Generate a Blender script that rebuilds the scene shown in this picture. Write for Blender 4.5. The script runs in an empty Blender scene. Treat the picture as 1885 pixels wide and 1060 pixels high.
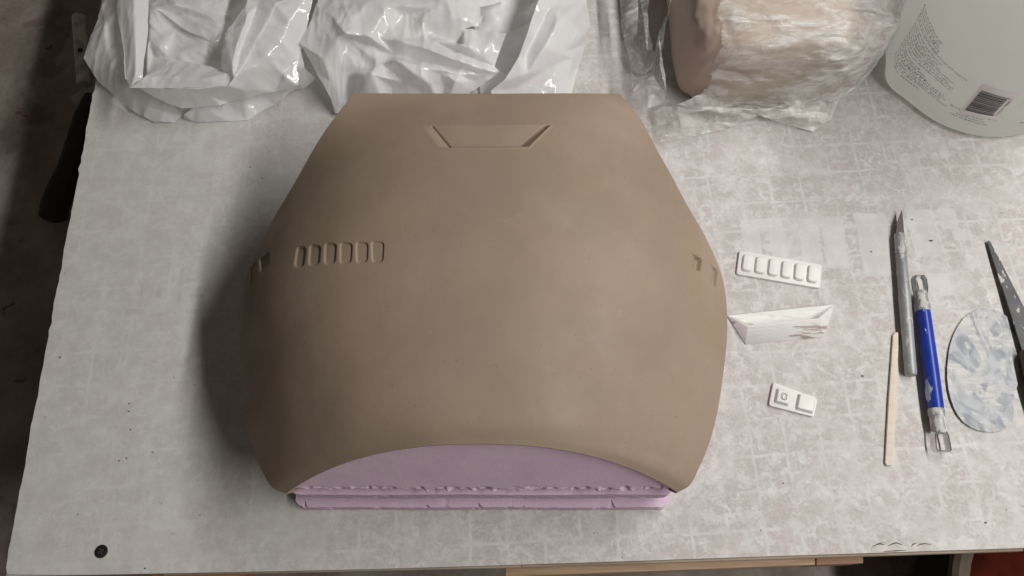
import bpy, bmesh, math, random
import numpy as np
from mathutils import Vector, Matrix, noise, geometry

random.seed(7)
sc = bpy.context.scene
COL = sc.collection

# ------------------------------------------------------------------ camera
FPX = 1420.0; TH = math.radians(22); D0 = 0.60
CAM = np.array([0.0, -D0*math.sin(TH), D0*math.cos(TH)])
AR = np.array([1.0, 0, 0]); AU = np.array([0, math.cos(TH), math.sin(TH)]); AF = np.array([0, math.sin(TH), -math.cos(TH)])
cam = bpy.data.cameras.new('camera'); camo = bpy.data.objects.new('camera', cam); COL.objects.link(camo)
camo.location = CAM; camo.rotation_euler = (TH, 0, 0)
cam.sensor_width = 36; cam.lens = 36*FPX/1885; cam.clip_start = .01; cam.clip_end = 50
sc.camera = camo

# ------------------------------------------------------------------ light
w = bpy.data.worlds.new('World'); sc.world = w; w.use_nodes = True
w.node_tree.nodes['Background'].inputs[0].default_value = (1, .86, .72, 1)
w.node_tree.nodes['Background'].inputs[1].default_value = .058
def lamp(kind, name, loc, energy, color, target=None, **kw):
    l = bpy.data.lights.new(name, kind); l.energy = energy; l.color = color
    for k, v in kw.items(): setattr(l, k, v)
    o = bpy.data.objects.new(name, l); COL.objects.link(o); o.location = loc
    if target is not None:
        o.rotation_euler = (Vector(target)-Vector(loc)).to_track_quat('-Z', 'Y').to_euler()
    return o
# one long shop tube to the right of the bench, parallel to the bench's depth
tube_o = lamp('AREA', 'tube_lamp', (.78, -.03, 1.08), 19.6, (1, .985, .955), shape='RECTANGLE', size=.06, size_y=1.7)
tube_o.rotation_euler = (0, math.radians(28), 0)
sc.view_settings.view_transform = 'Standard'; sc.view_settings.look = 'None'
sc.view_settings.exposure = 0; sc.view_settings.gamma = 1; sc.view_settings.use_curve_mapping = False

# ------------------------------------------------------------------ helpers
def W(px, py, z=0.0):
    d = (px-942.5)/FPX*AR - (py-530)/FPX*AU + AF
    return CAM + d*(z-CAM[2])/d[2]
def WV(px, py, z=0.0): return Vector(W(px, py, z))
def project(P):
    q = P-CAM; zc = q@AF
    return 942.5+FPX*(q@AR)/zc, 530-FPX*(q@AU)/zc
def tag(o, label=None, cat=None, group=None, kind=None):
    if label: o['label'] = label
    if cat: o['category'] = cat
    if group: o['group'] = group
    if kind: o['kind'] = kind
    return o
def empty(name, loc, label, cat, group=None):
    o = bpy.data.objects.new(name, None); COL.objects.link(o); o.location = loc; o.empty_display_size = .02
    return tag(o, label, cat, group)
def link(name, me, mats, parent=None, smooth=True, sharp=None):
    """mesh data is given in world coordinates; a child is shifted to its parent's frame"""
    o = bpy.data.objects.new(name, me); COL.objects.link(o)
    if not isinstance(mats, (list, tuple)): mats = [mats]
    for m in mats: me.materials.append(m)
    if smooth: me.polygons.foreach_set('use_smooth', [True]*len(me.polygons))
    if sharp is not None:
        me.set_sharp_from_angle(angle=math.radians(sharp))
    if parent is not None:
        o.parent = parent
        root = parent; off = Vector((0, 0, 0))
        while root is not None:
            off += root.location; root = root.parent
        me.transform(Matrix.Translation(-off))
    return o
def from_bm(name, bm, mats, parent=None, smooth=True, sharp=35):
    bmesh.ops.recalc_face_normals(bm, faces=bm.faces)
    me = bpy.data.meshes.new(name); bm.to_mesh(me); bm.free()
    return link(name, me, mats, parent, smooth, sharp)
def grid_mesh(name, G, wrap=False):
    n, m = G.shape[:2]
    me = bpy.data.meshes.new(name)
    V = G.reshape(-1, 3)
    i = np.arange(n-1)[:, None]; j = np.arange(m if wrap else m-1)[None, :]
    jn = (j+1) % m
    Q = np.stack(np.broadcast_arrays(i*m+j, i*m+jn, (i+1)*m+jn, (i+1)*m+j), -1).reshape(-1, 4)
    me.vertices.add(len(V)); me.vertices.foreach_set('co', V.astype(np.float32).ravel())
    me.loops.add(Q.size); me.loops.foreach_set('vertex_index', Q.astype(np.int32).ravel())
    me.polygons.add(len(Q)); me.polygons.foreach_set('loop_start', np.arange(0, Q.size, 4, dtype=np.int32))
    me.update(calc_edges=True); me.validate()
    return me
def prism(bm, pts, z0, z1, bev=0.0, seg=2):
    """closed outline (world xy) raised from z0 to z1"""
    vs = [bm.verts.new((p[0], p[1], z0)) for p in pts]
    f = bm.faces.new(vs)
    r = bmesh.ops.extrude_face_region(bm, geom=[f])
    top = [g for g in r['geom'] if isinstance(g, bmesh.types.BMVert)]
    for v in top: v.co.z = z1
    if bev:
        ed = [e for e in bm.edges if all(v in top for v in e.verts)]
        bmesh.ops.bevel(bm, geom=ed, offset=bev, segments=seg, affect='EDGES', profile=.6)
def rounded(pts, r, n=5):
    """round the corners of a polygon"""
    out = []; k = len(pts)
    for i in range(k):
        p0, p, p1 = Vector(pts[i-1][:2]), Vector(pts[i][:2]), Vector(pts[(i+1) % k][:2])
        a = (p0-p); b = (p1-p); ra = min(r, a.length*.45); rb = min(r, b.length*.45)
        A = p+a.normalized()*ra; B = p+b.normalized()*rb
        for q in range(n+1):
            t = q/n
            out.append(A*(1-t)**2 + p*2*t*(1-t) + B*t*t)
    return out
def lathe_axis(bm, a, b, prof, n=28):
    """rings along a->b: prof = [(fraction, radius)]"""
    a = Vector(a); b = Vector(b); d = (b-a); ax = d.normalized()
    u = ax.orthogonal().normalized(); v = ax.cross(u)
    rings = []
    for t, r in prof:
        c = a+d*t
        rings.append([bm.verts.new(c+(u*math.cos(q*2*math.pi/n)+v*math.sin(q*2*math.pi/n))*max(r, 1e-5)) for q in range(n)])
    for R0, R1 in zip(rings, rings[1:]):
        for q in range(n): bm.faces.new((R0[q], R0[(q+1) % n], R1[(q+1) % n], R1[q]))
    bm.faces.new(rings[0][::-1]); bm.faces.new(rings[-1])
def ribbon(bm, pts, wdir, wid, th):
    """a flat strip bent along pts"""
    wdir = Vector(wdir).normalized(); rows = []
    for i, p in enumerate(pts):
        p = Vector(p); t = (Vector(pts[min(i+1, len(pts)-1)])-Vector(pts[max(i-1, 0)])).normalized()
        nrm = t.cross(wdir).normalized()
        rows.append([bm.verts.new(p+wdir*sx*wid/2+nrm*sy*th/2) for sx, sy in ((-1, -1), (1, -1), (1, 1), (-1, 1))])
    for A, B in zip(rows, rows[1:]):
        for q in range(4): bm.faces.new((A[q], A[(q+1) % 4], B[(q+1) % 4], B[q]))
    bm.faces.new(rows[0][::-1]); bm.faces.new(rows[-1])
def tube(bm, pts, r, n=8):
    rows = []
    for i, p in enumerate(pts):
        p = Vector(p); t = (Vector(pts[min(i+1, len(pts)-1)])-Vector(pts[max(i-1, 0)])).normalized()
        u = t.orthogonal().normalized(); v = t.cross(u)
        rr = r[i] if isinstance(r, (list, tuple)) else r
        rows.append([bm.verts.new(p+(u*math.cos(q*2*math.pi/n)+v*math.sin(q*2*math.pi/n))*rr) for q in range(n)])
    for A, B in zip(rows, rows[1:]):
        # align ring starts
        k = min(range(n), key=lambda s: (B[s].co-A[0].co-(Vector(0*A[0].co))).length)
        Bs = B[k:]+B[:k]
        B[:] = Bs
        for q in range(n): bm.faces.new((A[q], A[(q+1) % n], B[(q+1) % n], B[q]))
    bm.faces.new(rows[0][::-1]); bm.faces.new(rows[-1])
def spline(xs, ys, x):
    """monotone-ish Catmull-Rom through the samples"""
    xs = np.asarray(xs, float); ys = np.asarray(ys, float); x = np.asarray(x, float)
    m = np.gradient(ys, xs)
    k = np.clip(np.searchsorted(xs, x)-1, 0, len(xs)-2)
    h = xs[k+1]-xs[k]; t = (x-xs[k])/h
    return ((2*t**3-3*t**2+1)*ys[k]+(t**3-2*t**2+t)*h*m[k]+(-2*t**3+3*t**2)*ys[k+1]+(t**3-t**2)*h*m[k+1])
def smst(a, b, x):
    t = np.clip((x-a)/(b-a), 0, 1); return t*t*(3-2*t)

# ------------------------------------------------------------------ material helpers
class NT:
    def __init__(s, name):
        s.m = bpy.data.materials.new(name); s.m.use_nodes = True; s.t = s.m.node_tree
        s.n = s.t.nodes; s.bsdf = s.n['Principled BSDF']; s.out = s.n['Material Output']
        s.co = s.n.new('ShaderNodeTexCoord').outputs['Object']
    def lk(s, a, b): s.t.links.new(a, b)
    def val(s, sock, v):
        if hasattr(v, 'default_value') and not isinstance(v, (int, float)): s.lk(v, sock)
        elif isinstance(v, bpy.types.NodeSocket): s.lk(v, sock)
        else: sock.default_value = v
    def noise(s, scale, detail=4, rough=.55, vec=None, dist=0, out='Fac'):
        n = s.n.new('ShaderNodeTexNoise'); n.inputs['Scale'].default_value = scale; n.inputs['Detail'].default_value = detail
        n.inputs['Roughness'].default_value = rough; n.inputs['Distortion'].default_value = dist
        s.lk(vec if vec is not None else s.co, n.inputs['Vector']); return n.outputs[out]
    def vor(s, scale, feature='F1', vec=None, out='Distance'):
        n = s.n.new('ShaderNodeTexVoronoi'); n.feature = feature; n.inputs['Scale'].default_value = scale
        s.lk(vec if vec is not None else s.co, n.inputs['Vector']); return n.outputs[out]
    def math(s, op, a, b=0.0, c=0.0):
        n = s.n.new('ShaderNodeMath'); n.operation = op
        for i, v in enumerate((a, b, c)): s.val(n.inputs[i], v)
        return n.outputs[0]
    def ramp(s, fac, a, b, lo=0.0, hi=1.0):
        n = s.n.new('ShaderNodeMapRange'); n.interpolation_type = 'SMOOTHSTEP'
        s.val(n.inputs['Value'], fac); n.inputs['From Min'].default_value = a; n.inputs['From Max'].default_value = b
        n.inputs['To Min'].default_value = lo; n.inputs['To Max'].default_value = hi
        return n.outputs[0]
    def mix(s, fac, a, b):
        n = s.n.new('ShaderNodeMix'); n.data_type = 'RGBA'
        s.val(n.inputs[0], fac)
        for sock, v in ((n.inputs[6], a), (n.inputs[7], b)):
            if isinstance(v, tuple): sock.default_value = (*v, 1) if len(v) == 3 else v
            else: s.lk(v, sock)
        return n.outputs[2]
    def mapping(s, scale=(1, 1, 1), rot=(0, 0, 0), loc=(0, 0, 0), vec=None):
        n = s.n.new('ShaderNodeMapping'); n.inputs['Scale'].default_value = scale; n.inputs['Rotation'].default_value = rot
        n.inputs['Location'].default_value = loc
        s.lk(vec if vec is not None else s.co, n.inputs['Vector']); return n.outputs[0]
    def set(s, **k):
        for a, v in k.items():
            sock = s.bsdf.inputs[a.replace('_', ' ')]
            if isinstance(v, tuple): sock.default_value = (*v, 1) if len(v) == 3 else v
            else: s.val(sock, v)
        return s
    def bump(s, h, strength=.3, dist=.001):
        n = s.n.new('ShaderNodeBump'); n.inputs['Strength'].default_value = strength; n.inputs['Distance'].default_value = dist
        s.lk(h, n.inputs['Height']); s.lk(n.outputs[0], s.bsdf.inputs['Normal']); return n.outputs[0]
def plain(name, col, rough=.5, metal=0, var=.12, scale=60, bump=0.0, bscale=300):
    t = NT(name)
    c2 = tuple(max(0, c*(1-var*2)) for c in col); c1 = tuple(min(1, c*(1+var*.6)) for c in col)
    t.set(Base_Color=t.mix(t.ramp(t.noise(scale, 5, .6), .3, .7), c2, c1), Roughness=rough, Metallic=metal)
    if bump: t.bump(t.noise(bscale, 4), bump, .0006)
    return t.m

# ---- tabletop paint over a faded inch grid
def mat_tabletop():
    t = NT('worn_white_paint')
    warp = t.noise(28, 3, .6, out='Color')
    n = t.n.new('ShaderNodeVectorMath'); n.operation = 'MULTIPLY_ADD'
    t.lk(warp, n.inputs[0]); n.inputs[1].default_value = (.0045, .0045, 0); t.lk(t.co, n.inputs[2])
    wco = n.outputs[0]
    warp2 = t.noise(260, 3, .6, out='Color')
    n2 = t.n.new('ShaderNodeVectorMath'); n2.operation = 'MULTIPLY_ADD'
    t.lk(warp2, n2.inputs[0]); n2.inputs[1].default_value = (.0022, .0022, 0); t.lk(wco, n2.inputs[2])
    rot = t.mapping(rot=(0, 0, math.radians(-2.8)), loc=(.0087, .0075, 0), vec=n2.outputs[0])
    sp = t.n.new('ShaderNodeSeparateXYZ'); t.lk(rot, sp.inputs[0])
    def line(c, pitch, w0, w1):
        f = t.math('PINGPONG', c, pitch/2)
        return t.ramp(f, w0, w1, 1, 0)
    P = .0254
    lx = line(sp.outputs[0], P, .0006, .0016); ly = line(sp.outputs[1], P, .0006, .0016)
    gaps = t.math('MULTIPLY', t.ramp(t.noise(30, 4, .65), .40, .62), t.ramp(t.noise(150, 3, .6), .30, .52, .45, 1))
    grid = t.math('MULTIPLY', t.math('MAXIMUM', lx, ly), gaps)
    # the left third of the board is more thickly painted over
    spo = t.n.new('ShaderNodeSeparateXYZ'); t.lk(t.co, spo.inputs[0])
    worn = t.ramp(t.math('ADD', spo.outputs[0], t.math('MULTIPLY', t.noise(9, 2), .12)), -.20, .06, .48, 1)
    # mottled residue
    a = t.ramp(t.noise(120, 7, .68, dist=.6), .37, .56)
    b = t.ramp(t.noise(30, 5, .62, dist=.8), .33, .58)
    c = t.ramp(t.noise(420, 4, .6), .46, .62)
    res = t.math('MULTIPLY', t.math('MULTIPLY_ADD', a, .68, t.math('MULTIPLY', c, .34)), t.math('MULTIPLY_ADD', b, .60, .48))
    res = t.math('MULTIPLY', t.math('MINIMUM', res, 1.0), worn)
    res = t.math('MULTIPLY', res, t.math('MULTIPLY_ADD', grid, -.92, 1.0))
    # pale ghosts of large printed capitals
    ghosts = None
    def box(x0, y0, x1, y1):
        A, B = W(x0, y1), W(x1, y0)
        s2 = t.n.new('ShaderNodeSeparateXYZ'); t.lk(n2.outputs[0], s2.inputs[0])
        dx = t.math('SUBTRACT', t.math('ABSOLUTE', t.math('SUBTRACT', s2.outputs[0], float(A[0]+B[0])/2+.0022)), float(B[0]-A[0])/2)
        dy = t.math('SUBTRACT', t.math('ABSOLUTE', t.math('SUBTRACT', s2.outputs[1], float(A[1]+B[1])/2+.0022)), float(B[1]-A[1])/2)
        return t.ramp(t.math('MAXIMUM', dx, dy), -.0006, .0008, 1, 0)
    for q in ((1374, 402, 1398, 470), (1398, 400, 1440, 418), (1424, 418, 1446, 470), (1484, 400, 1506, 490), (1506, 396, 1545, 414), (1527, 414, 1552, 492),
              (1594, 390, 1632, 505), (1688, 384, 1716, 470), (1738, 382, 1760, 420), (1760, 420, 1790, 440), (1716, 500, 1748, 540)):
        g = box(*q); ghosts = g if ghosts is None else t.math('MAXIMUM', ghosts, g)
    dark = None
    for q in ((257, 505, 271, 562), (230, 566, 315, 578), (287, 500, 307, 546), (326, 490, 345, 556), (345, 480, 385, 490), (345, 508, 380, 516), (350, 538, 378, 545), (345, 566, 380, 574)):
        g = box(*q); dark = g if dark is None else t.math('MAXIMUM', dark, g)
    res = t.math('MULTIPLY', res, t.math('MULTIPLY_ADD', ghosts, -.75, 1.0))
    res = t.math('MAXIMUM', res, t.math('MULTIPLY', t.math('MULTIPLY', dark, .62), t.ramp(t.noise(70, 3), .35, .6)))
    pink = t.ramp(t.noise(13, 3, .6), .43, .64)
    paint = t.mix(t.ramp(t.noise(55, 4, .6), .35, .65), (.600, .586, .562), (.665, .655, .636))
    grey = t.mix(pink, (.468, .447, .415), (.505, .447, .428))
    col = t.mix(res, paint, grey)
    # small scuffs, dirt and a tan rub near the front corner
    dirt = t.math('MULTIPLY', t.ramp(t.noise(190, 2, .5), .72, .765), t.ramp(t.noise(14, 2), .50, .62))
    col = t.mix(t.math('MULTIPLY', dirt, .75), col, (.13, .105, .085))
    scr = t.ramp(t.noise(60, 3, .6, vec=t.mapping(scale=(1, 9, 1), rot=(0, 0, .5))), .70, .74)
    col = t.mix(t.math('MULTIPLY', scr, .28), col, (.30, .26, .22))
    t.set(Base_Color=col, Roughness=t.math('MULTIPLY_ADD', res, .15, .62))
    t.bsdf.inputs['Specular IOR Level'].default_value = .25
    t.bump(t.math('ADD', t.math('MULTIPLY', res, -.5), t.noise(700, 3)), .22, .0004)
    return t.m
def mat_clay(name, col, hazy=False):
    t = NT(name)
    lo = tuple(c*.90 for c in col); hi = tuple(min(1, c*1.07) for c in col)
    n1 = t.ramp(t.noise(11, 4, .6), .3, .7)
    c = t.mix(n1, lo, hi)
    c = t.mix(t.math('MULTIPLY', t.ramp(t.noise(19, 3, .5, dist=.7), .45, .72), .45), c, (col[0]*1.10, col[1]*1.0, col[2]*1.03))
    c = t.mix(t.math('MULTIPLY', t.ramp(t.noise(15, 3, .5, dist=.5, vec=t.mapping(loc=(3, 1, 0))), .48, .7), .4), c, (col[0]*.97, col[1]*.98, col[2]*.86))
    c = t.mix(t.math('MULTIPLY', t.ramp(t.noise(75, 4, .65, dist=.5), .62, .72), .28), c, (col[0]*1.22, col[1]*1.22, col[2]*1.24))
    c = t.mix(t.math('MULTIPLY', t.ramp(t.noise(420, 2, .5), .70, .74), .45), c, (col[0]*.55, col[1]*.52, col[2]*.5))
    c = t.mix(t.math('MULTIPLY', t.ramp(t.noise(900, 3, .6), .62, .72), .12), c, tuple(min(1, v*1.35) for v in col))
    t.set(Base_Color=c, Roughness=t.ramp(t.noise(35, 4), .3, .7, .5, .68))
    t.bsdf.inputs['Specular IOR Level'].default_value = .30
    h = t.math('ADD', t.math('MULTIPLY', t.noise(38, 4, .5), 1.0), t.math('MULTIPLY', t.noise(520, 3, .6), .06))
    h = t.math('ADD', h, t.math('MULTIPLY', t.ramp(t.noise(90, 2, .5, vec=t.mapping(scale=(1, .12, 1), rot=(0, 0, .9))), .68, .72), .03))
    h = t.math('ADD', h, t.math('MULTIPLY', t.noise(160, 4, .6, vec=t.mapping(scale=(.25, 1, 1), rot=(0, 0, .3))), .16))
    t.bump(h, .42, .0010)
    return t.m
def mat_foam(name='pink_insulation_foam', k=1.0):
    t = NT(name)
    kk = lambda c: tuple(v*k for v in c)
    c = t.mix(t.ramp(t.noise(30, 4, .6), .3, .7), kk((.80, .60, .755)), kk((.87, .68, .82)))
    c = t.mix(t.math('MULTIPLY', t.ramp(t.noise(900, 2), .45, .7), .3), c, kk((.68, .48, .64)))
    t.set(Base_Color=c, Roughness=.8)
    t.bsdf.inputs['Specular IOR Level'].default_value = .2
    t.bump(t.math('ADD', t.noise(900, 2), t.noise(150, 3)), .25, .0006)
    return t.m
def mat_bag():
    t = NT('white_polythene')
    c = t.mix(t.ramp(t.noise(18, 4, .6), .3, .7), (.90, .90, .905), (.95, .95, .95))
    t.set(Base_Color=c, Roughness=t.ramp(t.noise(40, 3), .35, .7, .07, .16))
    t.bsdf.inputs['Specular IOR Level'].default_value = .6
    wv = t.n.new('ShaderNodeVectorMath'); wv.operation = 'MULTIPLY_ADD'
    t.lk(t.noise(24, 3, .6, out='Color'), wv.inputs[0]); wv.inputs[1].default_value = (.035, .035, .035); t.lk(t.co, wv.inputs[2])
    e1 = t.vor(34, 'DISTANCE_TO_EDGE', vec=t.mapping(scale=(1, 1.7, 1), rot=(0, 0, .5), vec=wv.outputs[0]))
    e2 = t.vor(85, 'DISTANCE_TO_EDGE', vec=t.mapping(scale=(1.8, .9, 1), rot=(0, 0, .9), vec=wv.outputs[0]))
    msk = t.ramp(t.noise(16, 2), .42, .6)
    h = t.math('MULTIPLY_ADD', t.ramp(e1, 0, .16), .34, t.math('MULTIPLY', t.math('MULTIPLY', t.ramp(e2, 0, .2), msk), .16))
    h = t.math('ADD', h, t.math('MULTIPLY', t.noise(48, 4, .55, dist=1.2), .75))
    nb = t.bump(h, .15, .0016)
    tr = t.n.new('ShaderNodeBsdfTranslucent'); tr.inputs[0].default_value = (.97, .97, .975, 1); t.lk(nb, tr.inputs['Normal'])
    mx = t.n.new('ShaderNodeMixShader'); mx.inputs[0].default_value = .34
    t.lk(t.bsdf.outputs[0], mx.inputs[1]); t.lk(tr.outputs[0], mx.inputs[2]); t.lk(mx.outputs[0], t.out.inputs[0])
    return t.m
def mat_film(name, lo, hi, tint=(.90, .89, .87)):
    """clear, slightly milky film"""
    t = NT(name)
    t.set(Base_Color=tint, Roughness=t.ramp(t.noise(50, 3), .35, .7, .10, .26))
    t.bsdf.inputs['Specular IOR Level'].default_value = .8
    h = t.math('MULTIPLY_ADD', t.ramp(t.vor(46, 'DISTANCE_TO_EDGE', vec=t.mapping(scale=(.5, 1.5, 1), rot=(0, 0, -.2))), 0, .2), .7,
               t.math('MULTIPLY', t.noise(75, 5, .62, dist=1.4, vec=t.mapping(scale=(.5, 1.6, 1), rot=(0, 0, -.25))), 1.5))
    h = t.math('ADD', h, t.math('MULTIPLY', t.noise(260, 3, .6, dist=1), .3))
    t.bump(h, .75, .0025)
    tp = t.n.new('ShaderNodeBsdfTransparent'); tp.inputs[0].default_value = (.97, .965, .95, 1)
    fz = t.ramp(t.noise(42, 5, .65, dist=1.2, vec=t.mapping(scale=(.6, 1.3, 1), rot=(0, 0, -.25))), .36, .72, lo, hi)
    sp = t.n.new('ShaderNodeSeparateXYZ'); t.lk(t.co, sp.inputs[0])
    far = t.ramp(sp.outputs[0], .20, .31, 0, .26)
    stk = t.math('MULTIPLY', t.ramp(t.noise(70, 3, .55, dist=.5, vec=t.mapping(scale=(.16, 1.5, .8), rot=(0, 0, -.16))), .60, .68), .38)  # whiter streaks painted into the film in place of long highlights
    fac = t.math('MINIMUM', t.math('ADD', t.math('ADD', fz, far), stk), .92)
    mx = t.n.new('ShaderNodeMixShader'); t.lk(fac, mx.inputs[0])
    t.lk(tp.outputs[0], mx.inputs[1]); t.lk(t.bsdf.outputs[0], mx.inputs[2]); t.lk(mx.outputs[0], t.out.inputs[0])
    return t.m
def mat_jug():
    t = NT('milky_polyethylene')
    c = t.mix(t.ramp(t.noise(14, 3), .3, .7), (.90, .905, .885), (.93, .94, .92))
    t.set(Base_Color=c, Roughness=.38)
    tr = t.n.new('ShaderNodeBsdfTranslucent'); tr.inputs[0].default_value = (.97, .985, .955, 1)
    mx = t.n.new('ShaderNodeMixShader'); mx.inputs[0].default_value = .70
    t.lk(t.bsdf.outputs[0], mx.inputs[1]); t.lk(tr.outputs[0], mx.inputs[2]); t.lk(mx.outputs[0], t.out.inputs[0])
    t.bsdf.inputs['Specular IOR Level'].default_value = .35
    t.bump(t.noise(45, 3), .12, .001)
    return t.m
def mat_wood(name, c0, c1, rot=0.0):
    t = NT(name)
    v = t.mapping(scale=(6, 130, 60), rot=(0, 0, rot))
    t.set(Base_Color=t.mix(t.ramp(t.noise(2.2, 6, .6, vec=v, dist=.5), .3, .7), c0, c1), Roughness=.7)
    t.bump(t.noise(3, 5, vec=v), .2, .0006)
    return t.m
def mat_spattered(name, base, metal, rough, fleck, thr, scale=140):
    t = NT(name)
    f = t.ramp(t.noise(scale, 5, .62, vec=t.mapping(scale=(1, .45, 1), rot=(0, 0, -.35))), thr, thr+.05)
    c = t.mix(t.ramp(t.noise(60, 4), .3, .7), tuple(v*.7 for v in base), base)
    t.set(Base_Color=t.mix(f, c, fleck), Roughness=t.math('MULTIPLY_ADD', f, .35, rough), Metallic=t.math('MULTIPLY_ADD', f, -metal, metal))
    t.bump(f, .3, .0005)
    return t.m
def mat_scraper():
    t = NT('plaster_smeared_steel')
    v = t.mapping(scale=(1.3, .8, 1), rot=(0, 0, .6))
    sm = t.ramp(t.noise(30, 4, .55, vec=v, dist=2.4), .45, .55)
    streak = t.ramp(t.noise(150, 3, .6, vec=t.mapping(scale=(.35, 2.2, 1), rot=(0, 0, .25)), dist=.4), .42, .58)
    f = t.math('MULTIPLY', sm, t.math('MULTIPLY_ADD', streak, .45, .55))
    c = t.mix(f, t.mix(t.ramp(t.noise(60, 3, dist=1.5), .35, .65), (.22, .235, .26), (.40, .41, .43)), (.60, .595, .58))
    t.set(Base_Color=c, Metallic=t.math('MULTIPLY_ADD', f, -.12, .12), Roughness=t.math('MULTIPLY_ADD', f, .2, .5))
    t.bump(t.math('ADD', f, t.math('MULTIPLY', t.noise(50, 3, dist=1), .7)), .25, .0005)
    return t.m
def mat_floor():
    t = NT('dirty_concrete')
    c = t.mix(t.ramp(t.noise(9, 6, .65), .35, .68), (.22, .18, .148), (.40, .35, .305))
    c = t.mix(t.math('MULTIPLY', t.ramp(t.noise(16, 5, .6, dist=.6), .52, .66), .55), c, (.13, .09, .068))
    c = t.mix(t.ramp(t.noise(160, 3), .70, .74), c, (.3, .28, .25))
    c = t.mix(t.math('MULTIPLY', t.ramp(t.noise(50, 3, .5, dist=.5), .68, .73), .7), c, (.16, .04, .03))
    t.set(Base_Color=c, Roughness=.85); t.bump(t.noise(120, 5), .4, .003)
    return t.m

M_TOP = mat_tabletop()
M_CLAY = mat_clay('grey_brown_clay', (.322, .246, .186))
M_LUMP = mat_clay('raw_brown_clay', (.50, .405, .335))
M_FOAM = mat_foam()
M_FOAM2 = mat_foam('shaded_pink_foam', .84)  # same foam, darker: shade at the foot put into the slab colour
M_BAG = mat_bag()
M_FILM = mat_film('clear_film', .12, .54)
M_FILM2 = mat_film('milky_film', .24, .66, (.86, .85, .80))
M_JUG = mat_jug()
M_INK = plain('black_ink', (.05, .05, .055), .5)
M_INKG = plain('grey_ink', (.08, .08, .08), .5)
M_STICKER = plain('label_paper', (.84, .79, .785), .5, var=.04)
M_PLASTIC = plain('white_resin', (.76, .745, .71), .42, var=.03, bump=.08)
M_EDGE = mat_wood('fibreboard_edge', (.40, .31, .23), (.62, .53, .43), math.radians(2))
M_PINE = mat_wood('pine', (.40, .26, .16), (.56, .40, .27))
M_PINE2 = mat_wood('reddish_pine', (.28, .15, .09), (.40, .23, .15))
M_STICK = mat_wood('birch_stick', (.66, .56, .47), (.73, .64, .56), math.radians(92))
M_ALU = plain('brushed_aluminium', (.40, .41, .42), .5, .35, var=.1, scale=160, bump=.1)
M_ALUW = mat_spattered('clay_dusted_aluminium', (.42, .43, .43), .4, .5, (.60, .59, .57), .50, 260)
M_STEEL = plain('bright_steel', (.72, .72, .73), .22, 1, var=.1, scale=90)
M_BLADE = mat_spattered('clay_smeared_blade', (.10, .075, .065), .3, .45, (.42, .34, .31), .62, 150)
M_BLUE = mat_spattered('blue_paint_chipped', (.012, .045, .40), 0, .33, (.42, .48, .66), .565, 95)
M_BLACKM = mat_spattered('blackened_steel_with_paint', (.085, .085, .09), .55, .42, (.55, .50, .46), .58, 190)
M_BROWNH = plain('brown_handle', (.10, .045, .03), .5)
M_SCREW = plain('black_screw', (.03, .028, .026), .5, .4, var=.3, bump=.3, bscale=900)
M_RUBBER = plain('black_rubber', (.028, .030, .028), .75, bump=.25, bscale=400)
M_GALV = plain('galvanised_steel', (.66, .66, .62), .42, .2, var=.2, scale=80)
M_PALE = plain('pale_plastic', (.42, .42, .40), .5)
M_SCRAPER = mat_scraper()
M_FLOOR = mat_floor()
M_CRUMB = plain('dark_crumb', (.10, .085, .07), .8, var=.3)
M_BUCKET = plain('ribbed_black_plastic', (.05, .045, .045), .55)
M_RED = plain('dark_red_contents', (.10, .018, .010), .95, var=.25, scale=20)
M_RED.node_tree.nodes['Principled BSDF'].inputs['Specular IOR Level'].default_value = .05
M_TAN = plain('tan_rim', (.17, .125, .095), .8)

# ================================================================== setting
bm = bmesh.new()
bmesh.ops.create_grid(bm, x_segments=8, y_segments=8, size=4)
fl = from_bm('floor', bm, M_FLOOR, smooth=False)
fl.location = (0, 0, -.17)
tag(fl, 'dirty grey brown concrete floor', None, None, 'structure')

# ================================================================== workbench
bench = empty('workbench', (0, 0, 0), 'white painted workbench top with faded inch grid print and raw front edge', 'workbench')
rng = np.random.RandomState(3)
front = [(-60, 1061), (8, 1059.5), (160, 1058), (312, 1055), (500, 1051.5), (700, 1047), (870, 1042), (1040, 1036.5), (1210, 1031), (1380, 1025), (1550, 1019.5), (1720, 1014), (1885, 1008.5)]
FL = W(8, 1060); left_far = W(170, 180); dl = (left_far-FL)
out = []
nL = 130
for i in range(nL+1):                                    # the rough sawn left edge
    p = FL+dl*(i/nL*1.9)
    out.append((p[0]+rng.normal(0, .00028), p[1]))
out.append((1.05, out[-1][1])); 
fp = [W(*q) for q in front[2:]]
d = fp[-1]-fp[-3]
out.append((1.05, fp[-1][1]+d[1]/d[0]*(1.05-fp[-1][0])))
for p in fp[::-1]: out.append((p[0], p[1]))
bm = bmesh.new()
vt = [bm.verts.new((x, y, 0)) for x, y in out]; vb = [bm.verts.new((x, y, -.0125)) for x, y in out]
ft = bm.faces.new(vt); fb = bm.faces.new(vb[::-1])
for i in range(len(out)):
    j = (i+1) % len(out)
    f = bm.faces.new((vt[j], vt[i], vb[i], vb[j])); f.material_index = 1
bmesh.ops.bevel(bm, geom=list(ft.edges), offset=.0011, segments=2, affect='EDGES')
from_bm('tabletop', bm, [M_TOP, M_EDGE], bench, smooth=False)
def plank(name, quad, z0, z1, mat):
    bm = bmesh.new(); prism(bm, [W(q[0], q[1], z1)[:2] for q in quad], z0, z1, .0015)
    return from_bm(name, bm, mat, bench, sharp=30)
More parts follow.
